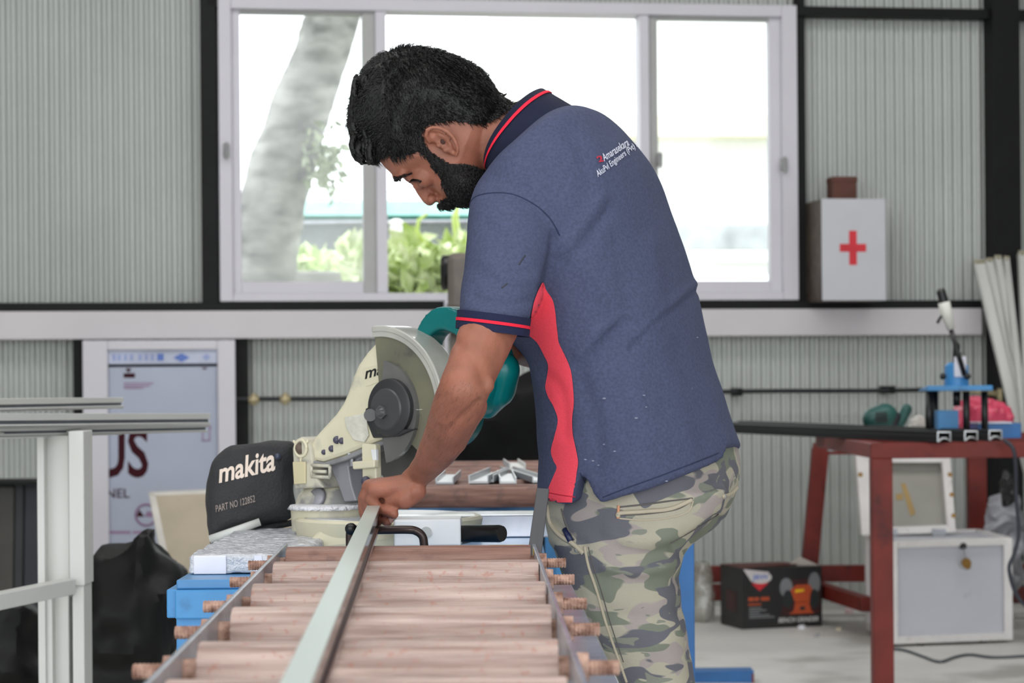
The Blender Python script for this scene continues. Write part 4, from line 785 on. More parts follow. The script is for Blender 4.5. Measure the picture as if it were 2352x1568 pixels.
# carton with a printed bench grinder
gb = root('grinder_carton', at(1770, 1440, 9.6, 0), 'black cardboard carton printed with an orange bench grinder, on the floor under the far trestle', 'carton')
g0, g1, g2 = onz(1704, 1445, .001), onz(1889, 1437, .001), onz(1655, 1432, .001); ga = g1 - g0; gbk = g2 - g0; gh = P(1704, 1306, g0.y).z
def gpt(u, v, w_=0): return g0 + ga * u + gbk * w_ + UZ * gh * v
cbm = M('carton_black', (30, 28, 28), .5, var=.2, scale=6)
n_ = ga.cross(UZ).normalized(); n_ = n_ if n_.y < 0 else -n_
obj('carton_body', MB().hexa([gpt(0, 0), gpt(1, 0), gpt(1, 0, 1), gpt(0, 0, 1)], [gpt(0, 1), gpt(1, 1), gpt(1, 1, 1), gpt(0, 1, 1)]), cbm, gb, bevel=.003)
gq = lambda u0, v0, u1, v1, off=.001: quad_fn(gpt(u0, v0) + n_ * off, gpt(u1, v0) + n_ * off, gpt(u1, v1) + n_ * off, gpt(u0, v1) + n_ * off)
gpoly = lambda nm, pts, mat, off=.001: obj(nm, MB().prism([gpt(u, v) + n_ * off for u, v in pts], n_ * .0006), mat, gb)
def gell(nm, u, v, ru, rv_, mat, off=.001): gpoly(nm, [(u + ru * math.cos(t), v + rv_ * math.sin(t)) for t in [2 * math.pi * i / 24 for i in range(24)]], mat, off)
og = M('print_orange', (178, 74, 34), .5); gy = M('print_grey', (120, 122, 124), .5); dg_ = M('print_dark', (34, 40, 40), .5); pw = M('print_white', (206, 200, 200), .5)
gpoly('print_mark', [(.02, .99), (.34, .93), (.30, .80), (.12, .78)], pw); gell('print_badge', .235, .84, .135, .10, pw, .0016); gpoly('print_mark', [(.12, .75), (.33, .75), (.22, .62)], M('cross_red', (0, 0, 0)), .0012)
obj('lettering', text_box('JBW', gq(.13, .79, .33, .89, .0026), bold=.02), M('print_blue', (0, 0, 0)), gb)
gpoly('print_panel', [(.48, .20), (.97, .22), (.97, .80), (.60, .78)], M('print_wine', (58, 22, 22), .5), .0005)
gell('print_guard', .55, .66, .08, .16, gy); gell('print_guard', .90, .72, .075, .18, gy); gell('print_wheel', .57, .47, .06, .15, dg_, .0016); gell('print_wheel', .90, .46, .06, .16, dg_, .0016)
gpoly('print_motor', [(.60, .62), (.68, .70), (.84, .70), (.88, .60), (.84, .40), (.66, .40)], og, .0016); gpoly('print_motor', [(.66, .42), (.83, .42), (.86, .26), (.90, .22), (.58, .22), (.64, .27)], og, .0016); gpoly('print_plate', [(.66, .57), (.77, .59), (.77, .63), (.66, .62)], M('level_yellow', (0, 0, 0)), .0024); gpoly('print_foot', [(.72, .28), (.78, .28), (.78, .34), (.72, .34)], dg_, .0024)
obj('lettering', text_box('BENCH GRINDER', gq(.45, .085, .95, .165), bold=.02, shear=.2), pw, gb)
for u0, u1, v0, v1 in ((.08, .15, .46, .52), (.16, .21, .46, .52), (.235, .34, .46, .52), (.08, .24, .39, .415)): gpoly('print_line', [(u0, v0), (u1, v0), (u1, v1), (u0, v1)], og)
for u1, v0 in ((.24, .33), (.3, .29), (.22, .25), (.34, .21), (.4, .175)): gpoly('print_line', [(.09, v0), (u1, v0), (u1, v0 + .022), (.09, v0 + .022)], gy)
obj('print_side', MB().prism([gpt(0, v, u) - ga.normalized() * .001 for u, v in ((.25, .25), (.7, .28), (.7, .62), (.25, .58))], -ga.normalized() * .0006), M('print_wine', (0, 0, 0)), gb)
for pl, mt in (([(0, 1, 1), (.8, 1, 1), (.75, 1.02, .2), (.02, 1.0, .02)], M('carton_flap', (92, 44, 36), .6)), ([(.66, 1.0, .3), (.98, 1.0, .1), (.86, 1.12, .5)], M('carton_flap_pale', (176, 168, 160), .7))): obj('flap', MB().prism([gpt(*q) for q in pl], UZ * .003), mt, gb)
# clear bag roll, litter, blue steel plate, cables
cb = root('clear_bag', at(1612, 1425, 9.3, 0), 'clear plastic bag bundle standing left of the black carton', 'bag'); c0 = onz(1614, 1428, 0)
me = baked(MB().tube([c0 + UZ * z for z in (0, .05, .15, .24, .27)], [.05, .056, .05, .045, .03], 20), [('SUBSURF', dict(levels=2))]); a = verts_of(me); n = normals_of(me); set_verts(me, a + n * (.012 * noise1(a, 22, 1))[:, None])
put('film_roll', me, glassy('clear_film', (.86, .86, .84), .14, .34, (190, 188, 178), .2), cb, True); obj('paper_core', MB().tube([c0 + Vector((.035, .03, 0)), c0 + Vector((.035, .03, .16))], .02, 14), M('paper_white', (206, 204, 204), .7), cb, True)
def scrap(x, y, w_, label, rgb):
    c0 = onz(x, y, .0); k = c0.y / F * w_; pts = [c0 + Vector((math.cos(t) * k * random.uniform(.7, 1.1), math.sin(t) * k * random.uniform(.5, .9), 0)) for t in [2 * math.pi * i / 7 for i in range(7)]]
    mb = MB().prism(pts, UZ * k * .35); top = len(mb.v) // 2
    for i in range(top, len(mb.v)): mb.v[i] = mb.v[i] + Vector((random.uniform(-.2, .2) * k, 0, random.uniform(0, .8) * k))
    obj('paper_scrap', mb, M('scrap_%d_%d_%d' % rgb, rgb, .6), label=label, cat='scrap', group='scraps on the concrete floor')
scrap(1841, 1444, 10, 'round white scrap on the floor just before the black carton', (222, 222, 226)); scrap(1926, 1447, 8, 'small cream scrap on the floor between the carton and the case', (206, 196, 170))
scrap(1876, 1462, 8, 'flat grey fleck on the floor nearest the camera side of the carton', (150, 152, 152)); scrap(1946, 1388, 14, 'white film scrap lying under the red foot rail', (196, 196, 204)); scrap(1950, 1408, 12, 'pinkish shiny scrap near the white case', (214, 190, 188)); scrap(1898, 1380, 7, 'tiny lilac scrap beside the carton\'s right end', (196, 180, 190))
b0 = onz(1574, 1568, 0); b1 = onz(1732, 1568, 0)
bz = root('steel_plate', (b0 + b1) / 2, 'blue painted steel channel lying on the floor at the lower right of the worker', 'steel channel')
obj('channel_face', MB().hexa([b0, b1, b1 + Vector((0, .01, 0)), b0 + Vector((0, .01, 0))], [p + UZ * (P(1650, 1543, b0.y).z) for p in (b0, b1, b1 + Vector((0, .01, 0)), b0 + Vector((0, .01, 0)))]), blue_dark, bz, bevel=.002)
obj('channel_flange', MB().box((b0 + b1) / 2 + Vector((0, .05, P(1650, 1543, b0.y).z)), (b1 - b0).length / 2, .05, .004), blue_dark, bz); obj('channel_end', MB().box(b1 + Vector((-.004, .05, .016)), .004, .05, .016), red_oxide, bz)
cab = M('cable_grey', (84, 88, 92), .5)
cp = [onz(*q, .006) for q in ((2036, 1490), (2075, 1492), (2120, 1507), (2158, 1519), (2195, 1508), (2230, 1503), (2290, 1509), (2420, 1502))]
obj('floor_cable', MB().tube(catmull([list(p) for p in cp], 60), .0055, 8), cab, None, True, label='thin grey cable snaking over the floor in front of the white case', cat='cable')
cp = [at(2306, 1010, 7.0), at(2330, 1040, 6.98), at(2334, 1140, 7.0), at(2340, 1220, 7.0), at(2330, 1270, 7.0), at(2318, 1310, 7.0), at(2345, 1380, 7.0), at(2420, 1430, 7.0)]
obj('hanging_cable', MB().tube(catmull([list(p) for p in cp], 60), .0065, 8), M('cable_dark', (40, 44, 54), .5), None, True, label='dark cable hanging from the red table beside the white case', cat='cable')
cp = [at(2306, 1112, 9.0), at(2296, 1160, 9.0), at(2286, 1205, 9.0), at(2300, 1222, 9.0), at(2330, 1232, 9.0), at(2350, 1215, 9.0)]
crumple('film_bundle', [(2268, 1240), (2276, 1160), (2300, 1130), (2340, 1140), (2352, 1230), (2345, 1350), (2300, 1340)], 9.1, .06, 'bundle of dull clear film tucked behind the white case', 'film bundle', M('film_dull', (150, 150, 156), .3, var=.3, scale=14), .03, 9, 4)
crumple('glove', [(2300, 1100), (2312, 1080), (2326, 1110), (2330, 1140), (2314, 1165), (2302, 1150)], 8.8, .03, 'black glove hanging under the red table above the film bundle', 'glove', dark_plastic, .012, 20, 6)
# leaning profiles
for i, (x0, x1, y0, xb0, yb0, lab) in enumerate(((2236, 2264, 606, 2376, 1120, 'widest and leftmost of the white profiles leaning against the wall at the right edge'), (2264, 2280, 602, 2396, 1120, 'narrow white profile leaning just right of the widest one'), (2284, 2299, 596, 2388, 1120, 'white profile leaning in the middle of the row against the black post'), (2305, 2317, 598, 2368, 1120, 'slim white profile leaning before the black post'), (2338, 2354, 586, 2372, 1120, 'last white profile of the leaning row, half outside the picture'))):
    off = .14 + i * .02; t_ = PW((x0 + x1) / 2, y0, off); b_ = P(xb0, yb0, 9.3 - .05 * i); d = b_ - t_; foot = t_ + d * (t_.z / -d.z); foot.z = .004; wd_ = (x1 - x0) * t_.y / F
    r_ = root('leaning_profile', foot, lab, 'aluminium profile', 'white profiles leaning at the right edge'); dd = (t_ - foot).normalized(); s = dd.cross(Vector((0, -1, 0))).normalized(); u = s.cross(dd)
    obj('profile_web', MB().bar(foot, t_, wd_, .006, Vector((0, -1, 0))), alu, r_, bevel=.001)
    for sg in (-1, 1): obj('profile_edge', MB().bar(foot + s * sg * (wd_ / 2 - .003) , t_ + s * sg * (wd_ / 2 - .003), .006, .03, Vector((0, -1, 0))), alu, r_, bevel=.001)
    obj('end_cap', MB().bar(t_ - dd * .002, t_ + dd * .012, wd_ * 1.05, .034, Vector((0, -1, 0))), M('cap_beige', (168, 162, 140), .6), r_)
# drill standing behind the worker, in front of the window
dp = root('pillar_drill', at(1050, 1000, 7.0, 0), 'grey brown pillar drill with a black pulley cover, behind the worker\'s sleeve', 'drill')
km = 7.0 / F; dmn = M('drill_grey', (104, 96, 88), .5, var=.2, scale=14)
cD = at(1052, 660, 7.0)
obj('pillar', MB().tube([Vector((cD.x, 7.0, 0.02)), at(1052, 720, 7.0)], 20 * km, 20), dmn, dp, True); obj('foot_plate', MB().box((cD.x, 7.0, .012), .16, .14, .012), dmn, dp, bevel=.003)
obj('head', MB().box(at(1060, 650, 7.0), 30 * km, .1, 66 * km), dmn, dp, bevel=.02); obj('neck', MB().box(at(1052, 735, 7.0), 22 * km, .06, 30 * km), dmn, dp, bevel=.01)
e0 = at(1036, 626, 7.02); obj('pulley_cover', MB().tube([e0 + Vector((-.032, -.01, 0)), e0 + Vector((-.026, -.01, 0)), e0 + Vector((.03, 0, 0))], [34 * km, 40 * km, 40 * km], 32), dark_plastic, dp, 'auto')
for y in (700, 726): obj('clamp_bolt', MB().tube([at(1026, y, 6.93), at(1034, y, 6.93)], .012, 6), galv, dp)
obj('white_conduit', MB().tube([PW(1024, 690, .1), PW(1026, 1000, .1)], .008, 8), white_paint, None, True, label='thin white conduit on the beam beside the pillar drill', cat='conduit')
# ------------------------------------------------------------------ the worker
man = root('person', P(1500, 2600, 3.1), 'bearded man in navy polo shirt and camouflage trousers bending over the saw', 'person')
man.location.z = 0; bpy.context.view_layer.update()
YAW = math.radians(25); LAT = Vector((-math.sin(YAW), -math.cos(YAW), 0)); BACK = Vector((math.cos(YAW), -math.sin(YAW), 0))
def ring(F_, B_, b, D, n=96, pw=2.3, yaw=True):
    (fx, fy), (bx, by) = F_, B_; c = P((fx + bx) / 2, (fy + by) / 2, D); hx, hv = (bx - fx) / 2 * D / F, -(by - fy) / 2 * D / F
    lat = LAT if yaw else Vector((0, -1, 0)); sn_ = b * abs(lat.x); ah = math.sqrt(max(hx * hx - sn_ * sn_, (hx * .45) ** 2)); ca = ah / hx if hx > 1e-6 else 1
    bk = BACK if yaw else Vector((1, 0, 0)); A = bk * (ah / (bk.x if yaw else 1)) + UZ * (hv / max(ca, .78)); Bv = lat * b; out = []
    for i in range(n):
        t = 2 * math.pi * i / n; co, si = math.cos(t), math.sin(t); e = 2 / pw
        out.append(c + A * (abs(co) ** e * (1 if co > 0 else -1)) + Bv * (abs(si) ** e * (1 if si > 0 else -1)))
    return out
def smooth_rings(rs, m):
    a = np.array([[list(p) for p in r] for r in rs]); k = len(a); q = catmull(a.reshape(k, -1), m).reshape(m, -1, 3); return [[Vector(tuple(p)) for p in r] for r in q]
# ---- polo shirt: torso, sleeves, open slit at the hem
tors = [((1172, 388), (1288, 282), .062), ((1128, 436), (1345, 270), .095), ((1096, 470), (1410, 290), .152), ((1094, 540), (1462, 345), .178), ((1110, 640), (1512, 420), .186), ((1150, 735), (1552, 520), .186), ((1212, 814), (1590, 625), .182), ((1226, 882), (1618, 740), .178), ((1236, 950), (1642, 850), .176), ((1240, 1000), (1662, 915), .178), ((1246, 1045), (1680, 970), .18)]
rs = smooth_rings([ring(f, b, l, 3.1) for f, b, l in tors], 46)
last = rs[-1]; hem_in = ring((1242, 1146), (1702, 1033), .183, 3.1)
n44 = len(last)
def px_t(p, x, y): D = p.y; return P(x, y, D)
hem = []
for i, p in enumerate(hem_in):
    x, y = px(p); near = 0 < i < n44 / 2
    if near:
        pts_ = [(1236, 1140), (1242, 1146), (1308, 1163), (1331, 1072), (1370, 1160), (1520, 1112), (1640, 1064), (1704, 1031)]
        xs_ = [q[0] for q in pts_]; y2 = np.interp(x, xs_, [q[1] for q in pts_]); hem.append(P(x, float(y2), p.y))
    else: hem.append(p)
for t in (.35, .7, 1.0): rs.append([a.lerp(b, t) for a, b in zip(last, hem)])
sm_ = MB().loft(rs, False); sm_.v += [sum(rs[0], Vector()) / n44, P(1470, 1092, 3.1)]; kT = len(sm_.v) - 2; b0_ = (len(rs) - 1) * n44
for i in range(n44): j = (i + 1) % n44; sm_.f += [(kT, j, i), (kT + 1, b0_ + i, b0_ + j)]
def limb_ring(c, D, ax_px, r1, r2, n=28):                # ring square to the limb's picture direction; r in px
    C = P(*c, D); d = Vector((ax_px[0], 0, -ax_px[1])).normalized(); s = d.cross(Vector((0, 1, 0))); k = D / F
    return [C + s * r1 * k * math.cos(t) + Vector((0, 1, 0)) * r2 * k * math.sin(t) for t in [2 * math.pi * i / n for i in range(n)]]
sl = [((1232, 400), 3.02, (-.5, 1), 90, 70), ((1190, 460), 2.98, (-.35, 1), 104, 100), ((1178, 530), 2.95, (-.2, 1), 107, 105), ((1165, 610), 2.92, (-.2, 1), 100, 100), ((1150, 680), 2.90, (-.25, 1), 93, 96), ((1134, 731), 2.878, (-.13, 1), 80, 90)]
sm_.loft(smooth_rings([limb_ring(*q) for q in sl], 24))
sr = [((1330, 400), 3.2, (0, 1), 80, 80), ((1320, 470), 3.26, (-.1, 1), 95, 95), ((1300, 560), 3.3, (-.2, 1), 95, 95), ((1270, 660), 3.33, (-.2, 1), 80, 85)]
sm_.loft(smooth_rings([limb_ring(*q) for q in sr], 16))
shirt_me = baked(sm_, [('REMESH', dict(mode='VOXEL', voxel_size=.0045)), ('SMOOTH', dict(iterations=7, factor=.5))])
folds = [([(1452, 800), (1500, 745), (1560, 700), (1640, 632)], 9, -.0045), ([(1470, 770), (1540, 705), (1600, 655)], 14, .004), ([(1330, 850), (1400, 770), (1432, 735)], 12, -.004), ([(1330, 812), (1380, 760), (1436, 726)], 12, .004),
         ([(1275, 540), (1268, 600), (1248, 660)], 10, -.006), ([(1300, 560), (1360, 640), (1420, 700)], 22, .004), ([(1420, 560), (1440, 680), (1400, 800)], 26, -.003), ([(1500, 560), (1510, 690)], 24, .003), ([(1340, 880), (1370, 980), (1375, 1080)], 18, -.003), ([(1440, 860), (1480, 980), (1470, 1090)], 28, .003),
         ([(1560, 800), (1600, 930), (1620, 1030)], 24, -.003), ([(1250, 860), (1290, 900), (1300, 1000)], 14, -.003), ([(1110, 600), (1170, 640), (1230, 640)], 14, .0035), ([(1090, 680), (1150, 700), (1220, 690)], 10, -.003), ([(1120, 520), (1180, 560)], 14, -.003), ([(1310, 300), (1340, 360), (1350, 430)], 20, -.003), ([(1400, 480), (1340, 560), (1290, 600)], 12, -.004), ([(1385, 450), (1320, 540)], 14, .003)]
a = verts_of(shirt_me); n = normals_of(shirt_me); q = pxs(a); dsp = np.zeros(len(a)); nearv = n[:, 1] < .2
for pl, w_, d_ in folds: dsp += nearv * d_ * np.exp(-(seg_dist(q, catmull(pl, 20)) / w_) ** 2)
dsp += .0035 * noise1(a * np.array([1.4, 1, .8]), 9, 4) + .0012 * noise1(a, 24, 5); set_verts(shirt_me, a + n * dsp[:, None])
def cloth(name, rgb, sc=700, var=.1, rough=.85, bump=.25, speck=False):
    m = M(name, rgb, rough, var=var, scale=sc, bump=bump, bscale=900, spec=.25, detail=2, dirt=((150, 150, 160), 42, .735, .55) if speck else None); return m
navy = cloth('shirt_navy', (71, 77, 103), 260, .16, speck=True); collar_m = cloth('collar_navy', (28, 32, 54)); redm = cloth('panel_red', (232, 74, 90), 500, .06); rib_navy = cloth('rib_navy', (34, 38, 66)); stripe = cloth('stripe_red', (236, 42, 66))
shirt = put('polo_shirt', shirt_me, navy, man, True); sb2 = bvh_of(shirt_me)
panel = [(649, 1242, 1246), (668, 1233, 1257), (690, 1225, 1271), (720, 1218, 1277), (741, 1215, 1279), (764, 1214, 1282), (786, 1236, 1285), (812, 1250, 1297), (837, 1261, 1308), (862, 1259, 1314), (888, 1255, 1317), (912, 1262, 1319), (932, 1273, 1319), (964, 1283, 1316), (1000, 1276, 1318), (1035, 1268, 1325), (1058, 1274, 1329), (1073, 1281, 1328), (1092, 1274, 1324), (1111, 1266, 1320), (1130, 1258, 1316), (1152, 1248, 1312)]
obj('side_panel', surf_grid(sb2, panel, 10, .002, 4), redm, shirt, True)
dnavy = cloth('front_navy', (62, 66, 92), 260, .12)
obj('panel_seam', surf_line(sb2, [(1249, 1128), (1290, 1136), (1318, 1140)], .0008, .002), cloth('seam_red', (180, 40, 60)), shirt)
seam_m = cloth('seam_navy', (48, 54, 80))
for pl in ([(1078, 470), (1092, 452), (1130, 443), (1180, 447), (1228, 470), (1262, 500), (1286, 540)], [(1384, 1142), (1440, 1120), (1520, 1091), (1600, 1060), (1650, 1040)], [(1332, 1085), (1350, 1120), (1364, 1150)], [(1062, 716), (1100, 730), (1160, 740), (1213, 738)]):
    obj('seam', surf_line(sb2, pl, .0009, .0002, 60), seam_m, shirt, True)
# sleeve cuff: knitted rib with a red stripe
def cuff_pt(c, D, r1, r2, t, grow=1.0):
    C = P(*c, D); d = Vector((-.13, 0, -1)).normalized(); s = d.cross(Vector((0, 1, 0))); k = D / F * grow; return C + s * r1 * k * math.cos(t) + Vector((0, 1, 0)) * r2 * k * math.sin(t)
def cuff(nm, ya, yb, grow, mat):
    rs2 = []
    for y in (ya, (ya + yb) / 2, yb): x = 1133 - (y - 742) * .10; rs2.append([cuff_pt((x, y), 2.875, 83 - (y - 742) * .04, 91, t, grow) for t in [2 * math.pi * i / 40 for i in range(40)]])
    return obj(nm, MB().loft(rs2, False), mat, shirt, True)
def tilt_mesh(o):                                       # the cuff's right side hangs lower
    a = verts_of(o.data); q = pxs(a); a[:, 2] -= (q[:, 0] - 1133) * .004 * 2.9 / F; set_verts(o.data, a)
tilt_mesh(cuff('sleeve_cuff', 722, 758, 1.025, rib_navy)); tilt_mesh(cuff('cuff_stripe', 739, 746, 1.045, stripe)); tilt_mesh(cuff('sleeve_hem', 748, 764, 1.04, rib_navy))
# collar
def collar(nm, t0, t1, grow, mat, th=.004):
    lo = ring((1122, 400), (1316, 246), .10, 3.1, 48, 2.1, False); hi = ring((1112, 380), (1250, 206), .072, 3.1, 48, 2.3, False); hi = [p + Vector((-.016, 0, .004)) * abs(math.sin(2 * math.pi * i / 48)) ** 1.5 for i, p in enumerate(hi)]
    k1 = [a.lerp(b, t0) for a, b in zip(lo, hi)]; k2 = [a.lerp(b, t1) for a, b in zip(lo, hi)]
    g = lambda r, s: [sum(r, Vector()) / len(r) + (p - sum(r, Vector()) / len(r)) * s for p in r]
    mid = [a.lerp(b, .5) for a, b in zip(k1, k2)]
    return obj(nm, MB().loft([g(k1, grow), g(mid, grow), g(k2, grow), g(k2, grow - .07), g(mid, grow - .09), g(k1, grow - .09), g(k1, grow)], False), mat, shirt, True)
collar('collar', -.25, 1.0, 1.0, collar_m); collar('collar_stripe', .74, .83, 1.022, stripe)
# lettering between the shoulders
ink = M('shirt_print', (206, 208, 224), .7)
surf_text('Amarasekara', [(1386, 372), (1444, 335), (1437, 318), (1379, 356)], sb2, ink, shirt, .0018, bold=.015)
surf_text('AkuPvl Engineers (Pvt) Ltd', [(1374, 412), (1474, 334), (1466, 318), (1366, 394)], sb2, ink, shirt, .0018, bold=.015)
surf_text('2', [(1374, 374), (1385, 372), (1381, 357), (1367, 361)], sb2, M('mark_red', (176, 40, 64), .7), shirt, .0018, bold=.04)
for x, y, r in ((1388, 915, 5), (1478, 908, 4), (1483, 935, 3), (1461, 960, 5), (1345, 1055, 4), (1362, 1058, 4), (1412, 1036, 4), (1388, 1020, 3), (1530, 1104, 4), (1375, 1068, 3), (1600, 775, 3)):
    h_ = hit(sb2, x, y, .0012)
    if h_: obj('paint_speck', MB().ball(h_, r * .0003, (1.8, .3, .8), 8), M('speck', (128, 132, 152), .8), shirt, True)
for pl in ([(1192, 608), (1206, 586)], [(1152, 662), (1166, 650)]): obj('grease_mark', surf_line(sb2, pl, .0018, -.0011, 8), M('grease', (54, 56, 68), .9), shirt, True)
# ---- trousers
hip = [((1272, 1020), (1680, 980), .172), ((1262, 1100), (1698, 1060), .176), ((1258, 1160), (1694, 1120), .176), ((1262, 1200), (1668, 1180), .172), ((1266, 1240), (1610, 1235), .168)]
tm = MB().loft(smooth_rings([ring(f, b, l, 3.12, 60, 2.4) for f, b, l in hip], 16))
def leg(D0, D1, dx, side):
    pr = [((1280 + dx, 1150), (1672 + dx, 1120)), ((1264 + dx, 1205), (1650 + dx, 1190)), ((1268 + dx, 1250), (1570 + dx, 1256)), ((1284 + dx, 1300), (1551 + dx, 1310)), ((1306 + dx, 1350), (1552 + dx, 1365)), ((1340 + dx, 1420), (1562 + dx, 1435)), ((1384 + dx, 1500), (1577 + dx, 1510)), ((1424 + dx, 1570), (1588 + dx, 1580)), ((1440 + dx, 1680), (1612 + dx, 1690)), ((1452 + dx, 1900), (1622 + dx, 1910)), ((1470 + dx, 2200), (1610 + dx, 2210)), ((1470 + dx, 2480), (1604 + dx, 2484))]
    k = len(pr); rr = []
    for i, (f, b) in enumerate(pr):
        D = D0 + (D1 - D0) * i / (k - 1); wpx = (b[0] - f[0]) * D / F / 2; rr.append(ring(f, b, min(.098, wpx * 1.05), D, 36, 2.2, False))
    return smooth_rings(rr, 60)
tm.loft(leg(3.05, 3.05, 0, 1)); tm.loft(leg(3.24, 3.26, 12, -1))
tr_me = baked(tm, [('REMESH', dict(mode='VOXEL', voxel_size=.006)), ('SMOOTH', dict(iterations=6, factor=.5))])
a = verts_of(tr_me); n = normals_of(tr_me); q = pxs(a); dsp = np.zeros(len(a)); nearv = n[:, 1] < .3
for pl, w_, d_ in (([(1550, 1258), (1590, 1230), (1650, 1190)], 8, -.008), ([(1552, 1262), (1480, 1275), (1420, 1262)], 12, -.006), ([(1548, 1290), (1470, 1312), (1390, 1300)], 14, .006), ([(1550, 1330), (1480, 1340), (1380, 1332)], 12, -.005), ([(1540, 1230), (1460, 1240), (1400, 1220)], 13, .005), ([(1552, 1400), (1500, 1420), (1400, 1410)], 18, -.004), ([(1560, 1460), (1500, 1490)], 16, .003), ([(1270, 1200), (1320, 1240), (1342, 1252)], 8, -.004)):
    dsp += nearv * d_ * np.exp(-(seg_dist(q, catmull(pl, 20)) / w_) ** 2)
dsp += .003 * noise1(a, 11, 2) + .0012 * noise1(a, 30, 6); set_verts(tr_me, a + n * dsp[:, None])
def camo():
    m = bpy.data.materials.new('camouflage'); m.use_nodes = True; nt = m.node_tree; N, L = nt.nodes, nt.links; b = N['Principled BSDF']; b.inputs['Roughness'].default_value = .85; b.inputs['Specular IOR Level'].default_value = .2
    tc = N.new('ShaderNodeTexCoord'); col = None
    for i, (rgb, sc, off, th) in enumerate((((168, 163, 147), 0, 0, 0), ((158, 149, 145), 15, 3.1, .53), ((118, 123, 110), 13, 9.7, .535), ((101, 101, 108), 14, 17.3, .55), ((128, 131, 120), 30, 25.0, .66))):
        if not sc: col = N.new('ShaderNodeRGB'); col.outputs[0].default_value = lin(rgb); col = col.outputs[0]; continue
        mp = N.new('ShaderNodeMapping'); mp.inputs['Location'].default_value = (off, off * .7, off * .3); mp.inputs['Scale'].default_value = (.75, .75, 1.75); mp.inputs['Rotation'].default_value = (0, .45, 0); L.new(tc.outputs['Object'], mp.inputs[0])
        no = N.new('ShaderNodeTexNoise'); no.inputs['Scale'].default_value = sc; no.inputs['Detail'].default_value = 1.6; no.inputs['Distortion'].default_value = .5; L.new(mp.outputs[0], no.inputs['Vector'])
        r = N.new('ShaderNodeValToRGB'); r.color_ramp.elements[0].position = th; r.color_ramp.elements[1].position = th + .012; L.new(no.outputs[0], r.inputs[0])
        mx = N.new('ShaderNodeMix'); mx.data_type = 'RGBA'; L.new(r.outputs[0], mx.inputs[0]); L.new(col, mx.inputs[6]); mx.inputs[7].default_value = lin(rgb); col = mx.outputs[2]
    no = N.new('ShaderNodeTexNoise'); no.inputs['Scale'].default_value = 500; L.new(tc.outputs['Object'], no.inputs['Vector']); bu = N.new('ShaderNodeBump'); bu.inputs['Strength'].default_value = .25; bu.inputs['Distance'].default_value = .004; L.new(no.outputs[0], bu.inputs['Height']); L.new(bu.outputs[0], b.inputs['Normal'])
    L.new(col, b.inputs['Base Color']); return m
trousers = put('trousers', tr_me, camo(), man, True); tbv = bvh_of(tr_me)
thread = M('thread_tan', (176, 166, 146), .8); dthread = M('thread_dark', (92, 88, 86), .9)
for pl, r_, mt in (([(1420, 1186), (1424, 1178), (1480, 1174), (1540, 1168), (1588, 1148)], .0032, thread), ([(1422, 1190), (1480, 1194), (1540, 1188), (1580, 1174), (1592, 1150)], .0012, thread), ([(1424, 1164), (1480, 1158), (1540, 1150), (1590, 1144)], .0012, dthread), ([(1421, 1160), (1419, 1190)], .0022, M('bartack', (190, 140, 110), .8)), ([(1424, 1182), (1480, 1180), (1550, 1170), (1586, 1152)], .0012, dthread),
                   ([(1258, 1160), (1264, 1200), (1285, 1228), (1315, 1248), (1340, 1270)], .0035, thread), ([(1290, 1168), (1296, 1190), (1304, 1212), (1318, 1240)], .0015, dthread), ([(1343, 1255), (1352, 1300), (1372, 1360), (1392, 1430), (1420, 1510), (1440, 1566)], .0022, thread), ([(1352, 1256), (1362, 1300), (1382, 1360), (1402, 1430), (1432, 1520)], .0008, dthread), ([(1660, 1140), (1680, 1132), (1692, 1120)], .003, thread), ([(1540, 1246), (1556, 1238), (1610, 1206), (1650, 1180)], .0012, dthread)):
    obj('seam', surf_line(tbv, pl, r_, .0002, 50), mt, trousers, True)
for x, y in ((1662, 1140), (1326, 1262)): h_ = hit(tbv, x, y, .001); obj('rivet', MB().ball(h_, .004, (1, .4, 1), 10), M('rivet_steel', (150, 150, 150), .3, metal=.6), trousers, True)
pk_ = hit(tbv, 1304, 1230, .002); obj('pocket_pen', MB().tube([hit(tbv, 1300, 1214, .002), hit(tbv, 1312, 1244, .002)], .0045, 10), M('pen_blue', (24, 32, 70), .4), trousers, True)
for D, x in ((3.05, 1536), (3.26, 1548)):
    c = P(x, 2500, D); s = MB().loft([[Vector((c.x + a_ * math.cos(t) - off, D + b_ * math.sin(t), z)) for t in [2 * math.pi * i / 24 for i in range(24)]] for z, a_, b_, off in ((.003, .14, .048, .06), (.03, .142, .05, .06), (.06, .11, .045, .04), (.10, .055, .045, .0), (.13, .05, .045, -.005))]); obj('shoe', s, M('shoe_black', (34, 32, 32), .5), man, True)
# ---- body: head, neck, arms and hands in one surface
DH = 3.13; KH = DH / F
skull = [(866, 352), (852, 322), (846, 285), (850, 240), (866, 198), (896, 164), (935, 144), (980, 138), (1030, 148), (1078, 172), (1118, 206), (1146, 240), (1156, 268), (1150, 300), (1135, 340), (1120, 375), (1108, 410), (1092, 440), (1070, 458), (1045, 464), (1026, 462), (1014, 458), (1004, 446), (992, 436), (976, 424), (956, 412), (940, 409), (926, 408), (908, 405), (894, 394), (878, 377)]
sk = np.array(catmull(skull + skull[:1], 121)[:-1]); cS = np.array([1000.0, 300.0]); hd = MB(); rings = []
mS = 22
for k in range(1, mS):
    s = -1 + 2 * k / mS; f = (1 - abs(s) ** 2.5) ** (1 / 2.5); W_ = .0755
    row = []
    for x, y in sk:
        v = np.array([x, y]) - cS; face = max(0, min(1, (y - 330) / 90.0)); jaw = 1 - .22 * face * (1 - f) * 0
        p_ = cS + v * f; row.append(P(p_[0], p_[1], DH + s * W_ * (1 - .16 * max(0, min(1, (p_[1] - 330) / 120.0)))))
    rings.append(row)
hd.loft(rings)
hp_ = lambda x, y, dz=0.0: P(x, y, DH + dz)
